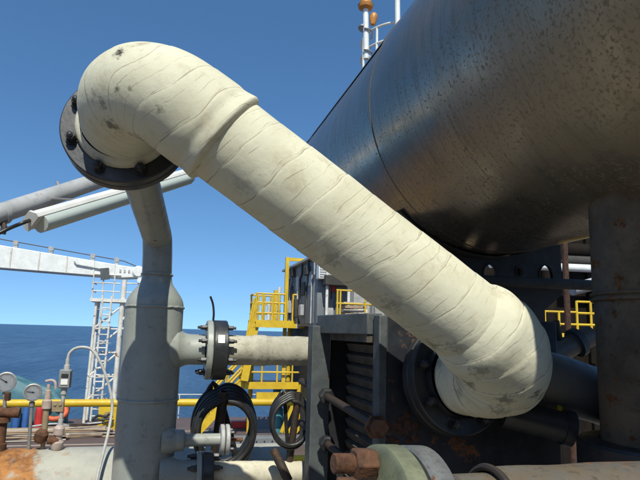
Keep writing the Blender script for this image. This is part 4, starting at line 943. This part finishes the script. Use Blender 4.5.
for k, y in enumerate((24.4, 23.3, 21.5, 20.45, 19.6)):
    mb = MB(); mb.tube([(4.88, y, 4.3), (4.88, y, 5.6 + .2 * (k % 3)), (4.88, y - .35, 5.8 + .2 * (k % 3)), (4.88, y - .35, 6.65)], .03, 8); part('cable_run', mb, ['module_dark', 'light_grey', 'black_print'][k % 3], gm)
for k in range(6):
    mb = MB(); mb.box((5.35 + k * .62, 18.99, 4.62 + .1 * (k % 2)), (.34, .08, .42)); part('junction_box', mb, ['light_grey', 'module_dark', 'white_paint'][k % 3], gm, bevel=.015)
mb = MB(); mb.box((4.86, 21.9, 6.62), (.2, 5.4, .08)); part('cable_tray', mb, 'light_grey', gm)
wp = thing('yellow_walkway', (6.5, 18.2, 4.4), 'yellow walkway railing in front of grey module panels', 'railing')
mb = MB(); mb.box((6.6, 18.25, 4.30), (2.8, .7, .12)); part('walk_plate', mb, 'module_dark', wp)
for z in (4.50, 4.95, 5.38): yb_('rail', (5.30, 17.9, z), (8.0, 17.9, z), .03, par=wp)
for x in (5.34, 5.44, 6.3, 7.1, 7.9): yb_('post', (x, 17.9, 4.3), (x, 17.9, 5.4), .032, par=wp)
for k in range(5):
    mb = MB(); mb.box((6.0 + .05 * (k % 2), 18.3, 4.50 + k * .12), (.75, .4, .08)); part('board', mb, 'wood' if k % 2 else 'wood_pale', wp)

# ================================================================== BEHIND THE VESSEL AT RIGHT
rw = thing('right_walkway', (9.8, 12.2, 3.9), 'yellow railed walkway seen under the vessel at right', 'railing')
mb = MB(); mb.bar((8.9, 12.2, 4.08), (12.5, 11.5, 4.08), .12, .12); part('toe_board', mb, 'yellow', rw); mb = MB(); mb.bar((8.9, 12.5, 3.95), (12.5, 11.8, 3.95), .9, .1); part('walk_plate', mb, 'yellow', rw)
for z in (4.36, 4.66): mb = MB(); mb.cyl((8.95, 12.2, z), (9.75, 12.04, z), .025, seg=8); part('rail', mb, 'yellow', rw)
for z in (4.36, 4.64, 4.92): mb = MB(); mb.cyl((9.75, 12.04, z), (12.5, 11.5, z), .028, seg=8); part('rail', mb, 'yellow', rw)
for x in (8.95, 9.3, 9.75, 10.1, 10.45, 11.2): y = 12.2 - (x - 8.95) * .197; mb = MB(); mb.cyl((x, y, 4.05), (x, y, 4.94 if x > 9.5 else 4.68), .03, seg=8); part('post', mb, 'yellow', rw)
dm = thing('dark_module', (9, 14, 0), 'very dark brown module wall behind vessel and column', 'module')
mb = MB(); mb.box((10.5, 14.2, 4.0), (7.0, 2.0, 8.0)); part('wall', mb, 'brown_dark', dm)  # one very dark brown paint
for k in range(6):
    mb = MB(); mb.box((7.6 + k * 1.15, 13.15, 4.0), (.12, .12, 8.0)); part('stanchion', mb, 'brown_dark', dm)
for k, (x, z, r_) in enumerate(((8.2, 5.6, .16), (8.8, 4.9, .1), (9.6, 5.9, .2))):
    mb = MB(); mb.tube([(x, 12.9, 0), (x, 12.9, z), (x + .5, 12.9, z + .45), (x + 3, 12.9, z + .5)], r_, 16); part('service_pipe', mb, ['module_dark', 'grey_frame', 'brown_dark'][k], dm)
mb = MB(); mb.tube([(4.2, 6.85, 4.98), (7.6, 6.75, 5.02)], .055, 20); solo('white_service_pipe', mb, 'white_paint', (4.2, 6.85, 4.98), 'white level pipe left of the clad column under vessel', 'pipe')
mb = MB(); mb.tube(smooth_path([(5.2, 6.5, 4.66), (5.45, 6.5, 4.72), (5.8, 6.5, 4.80), (6.6, 6.5, 4.82)], 6), .085, 20); solo('shaded_grey_pipe', mb, 'light_grey', (5.2, 6.5, 4.6), 'grey bent pipe just below the white level pipe', 'pipe')
mb = MB(); mb.cyl((3.62, 4.6, 2.4), (3.62, 4.6, 5.0), .028, seg=10); solo('rusty_stanchion', mb, 'rust_dark', (3.62, 4.6, 2.4), 'thin rust-brown stanchion beside yellow walkway', 'stanchion')

# ================================================================== ADDED RACKS OUT OF VIEW (put in for the vessel cladding to mirror)
bm_ = thing('added_pipe_rack', (0, -4.6, 2.4), 'unseen brown and grey pipe rack added behind the viewer for vessel reflections', 'pipe rack')
mb = MB(); mb.box((-2, -4.9, 4.2), (12, .2, 3.6)); part('back_wall', mb, 'brown_dark', bm_)  # unseen dark backing, added for the vessel sheet to reflect
for k in range(6):
    mb = MB(); mb.box((-7 + k * 2.2, -4.5, 4.2), (.2, .2, 3.6)); part('column', mb, 'module_grey', bm_)
for k, (z, r_, mt) in enumerate(((3.0, .12, 'light_grey'), (3.6, .09, 'white_paint'), (4.2, .16, 'cream_dirty'), (4.9, .08, 'yellow'), (5.5, .14, 'grey_paint'))):
    mb = MB(); mb.cyl((-8, -4.25, z), (4, -4.25, z), r_); part('pipe', mb, mt, bm_)

sr = thing('added_side_rack', (-2.8, -1, 2.4), 'unseen side rack of coloured pipes added left of the viewer for vessel reflections', 'pipe rack')  # added out of view so the cladding mirrors coloured streaks
for (x, z, r_, mt) in ((-2.75, 3.05, .07, 'white_paint'), (-2.8, 3.45, .09, 'red'), (-2.7, 3.95, .06, 'white_paint'), (-2.85, 4.35, .11, 'light_grey'), (-2.75, 4.75, .05, 'yellow'), (-2.95, 5.1, .08, 'white_paint')):
    mb = MB(); mb.cyl((x, -6, z), (x, 4.6, z), r_); part('pipe', mb, mt, sr)
for y in (-5.5, -3, -.5, 2, 4.5):
    mb = MB(); mb.box((-3.05, y, 3.85), (.16, .16, 2.9)); part('column', mb, 'brown_dark', sr)
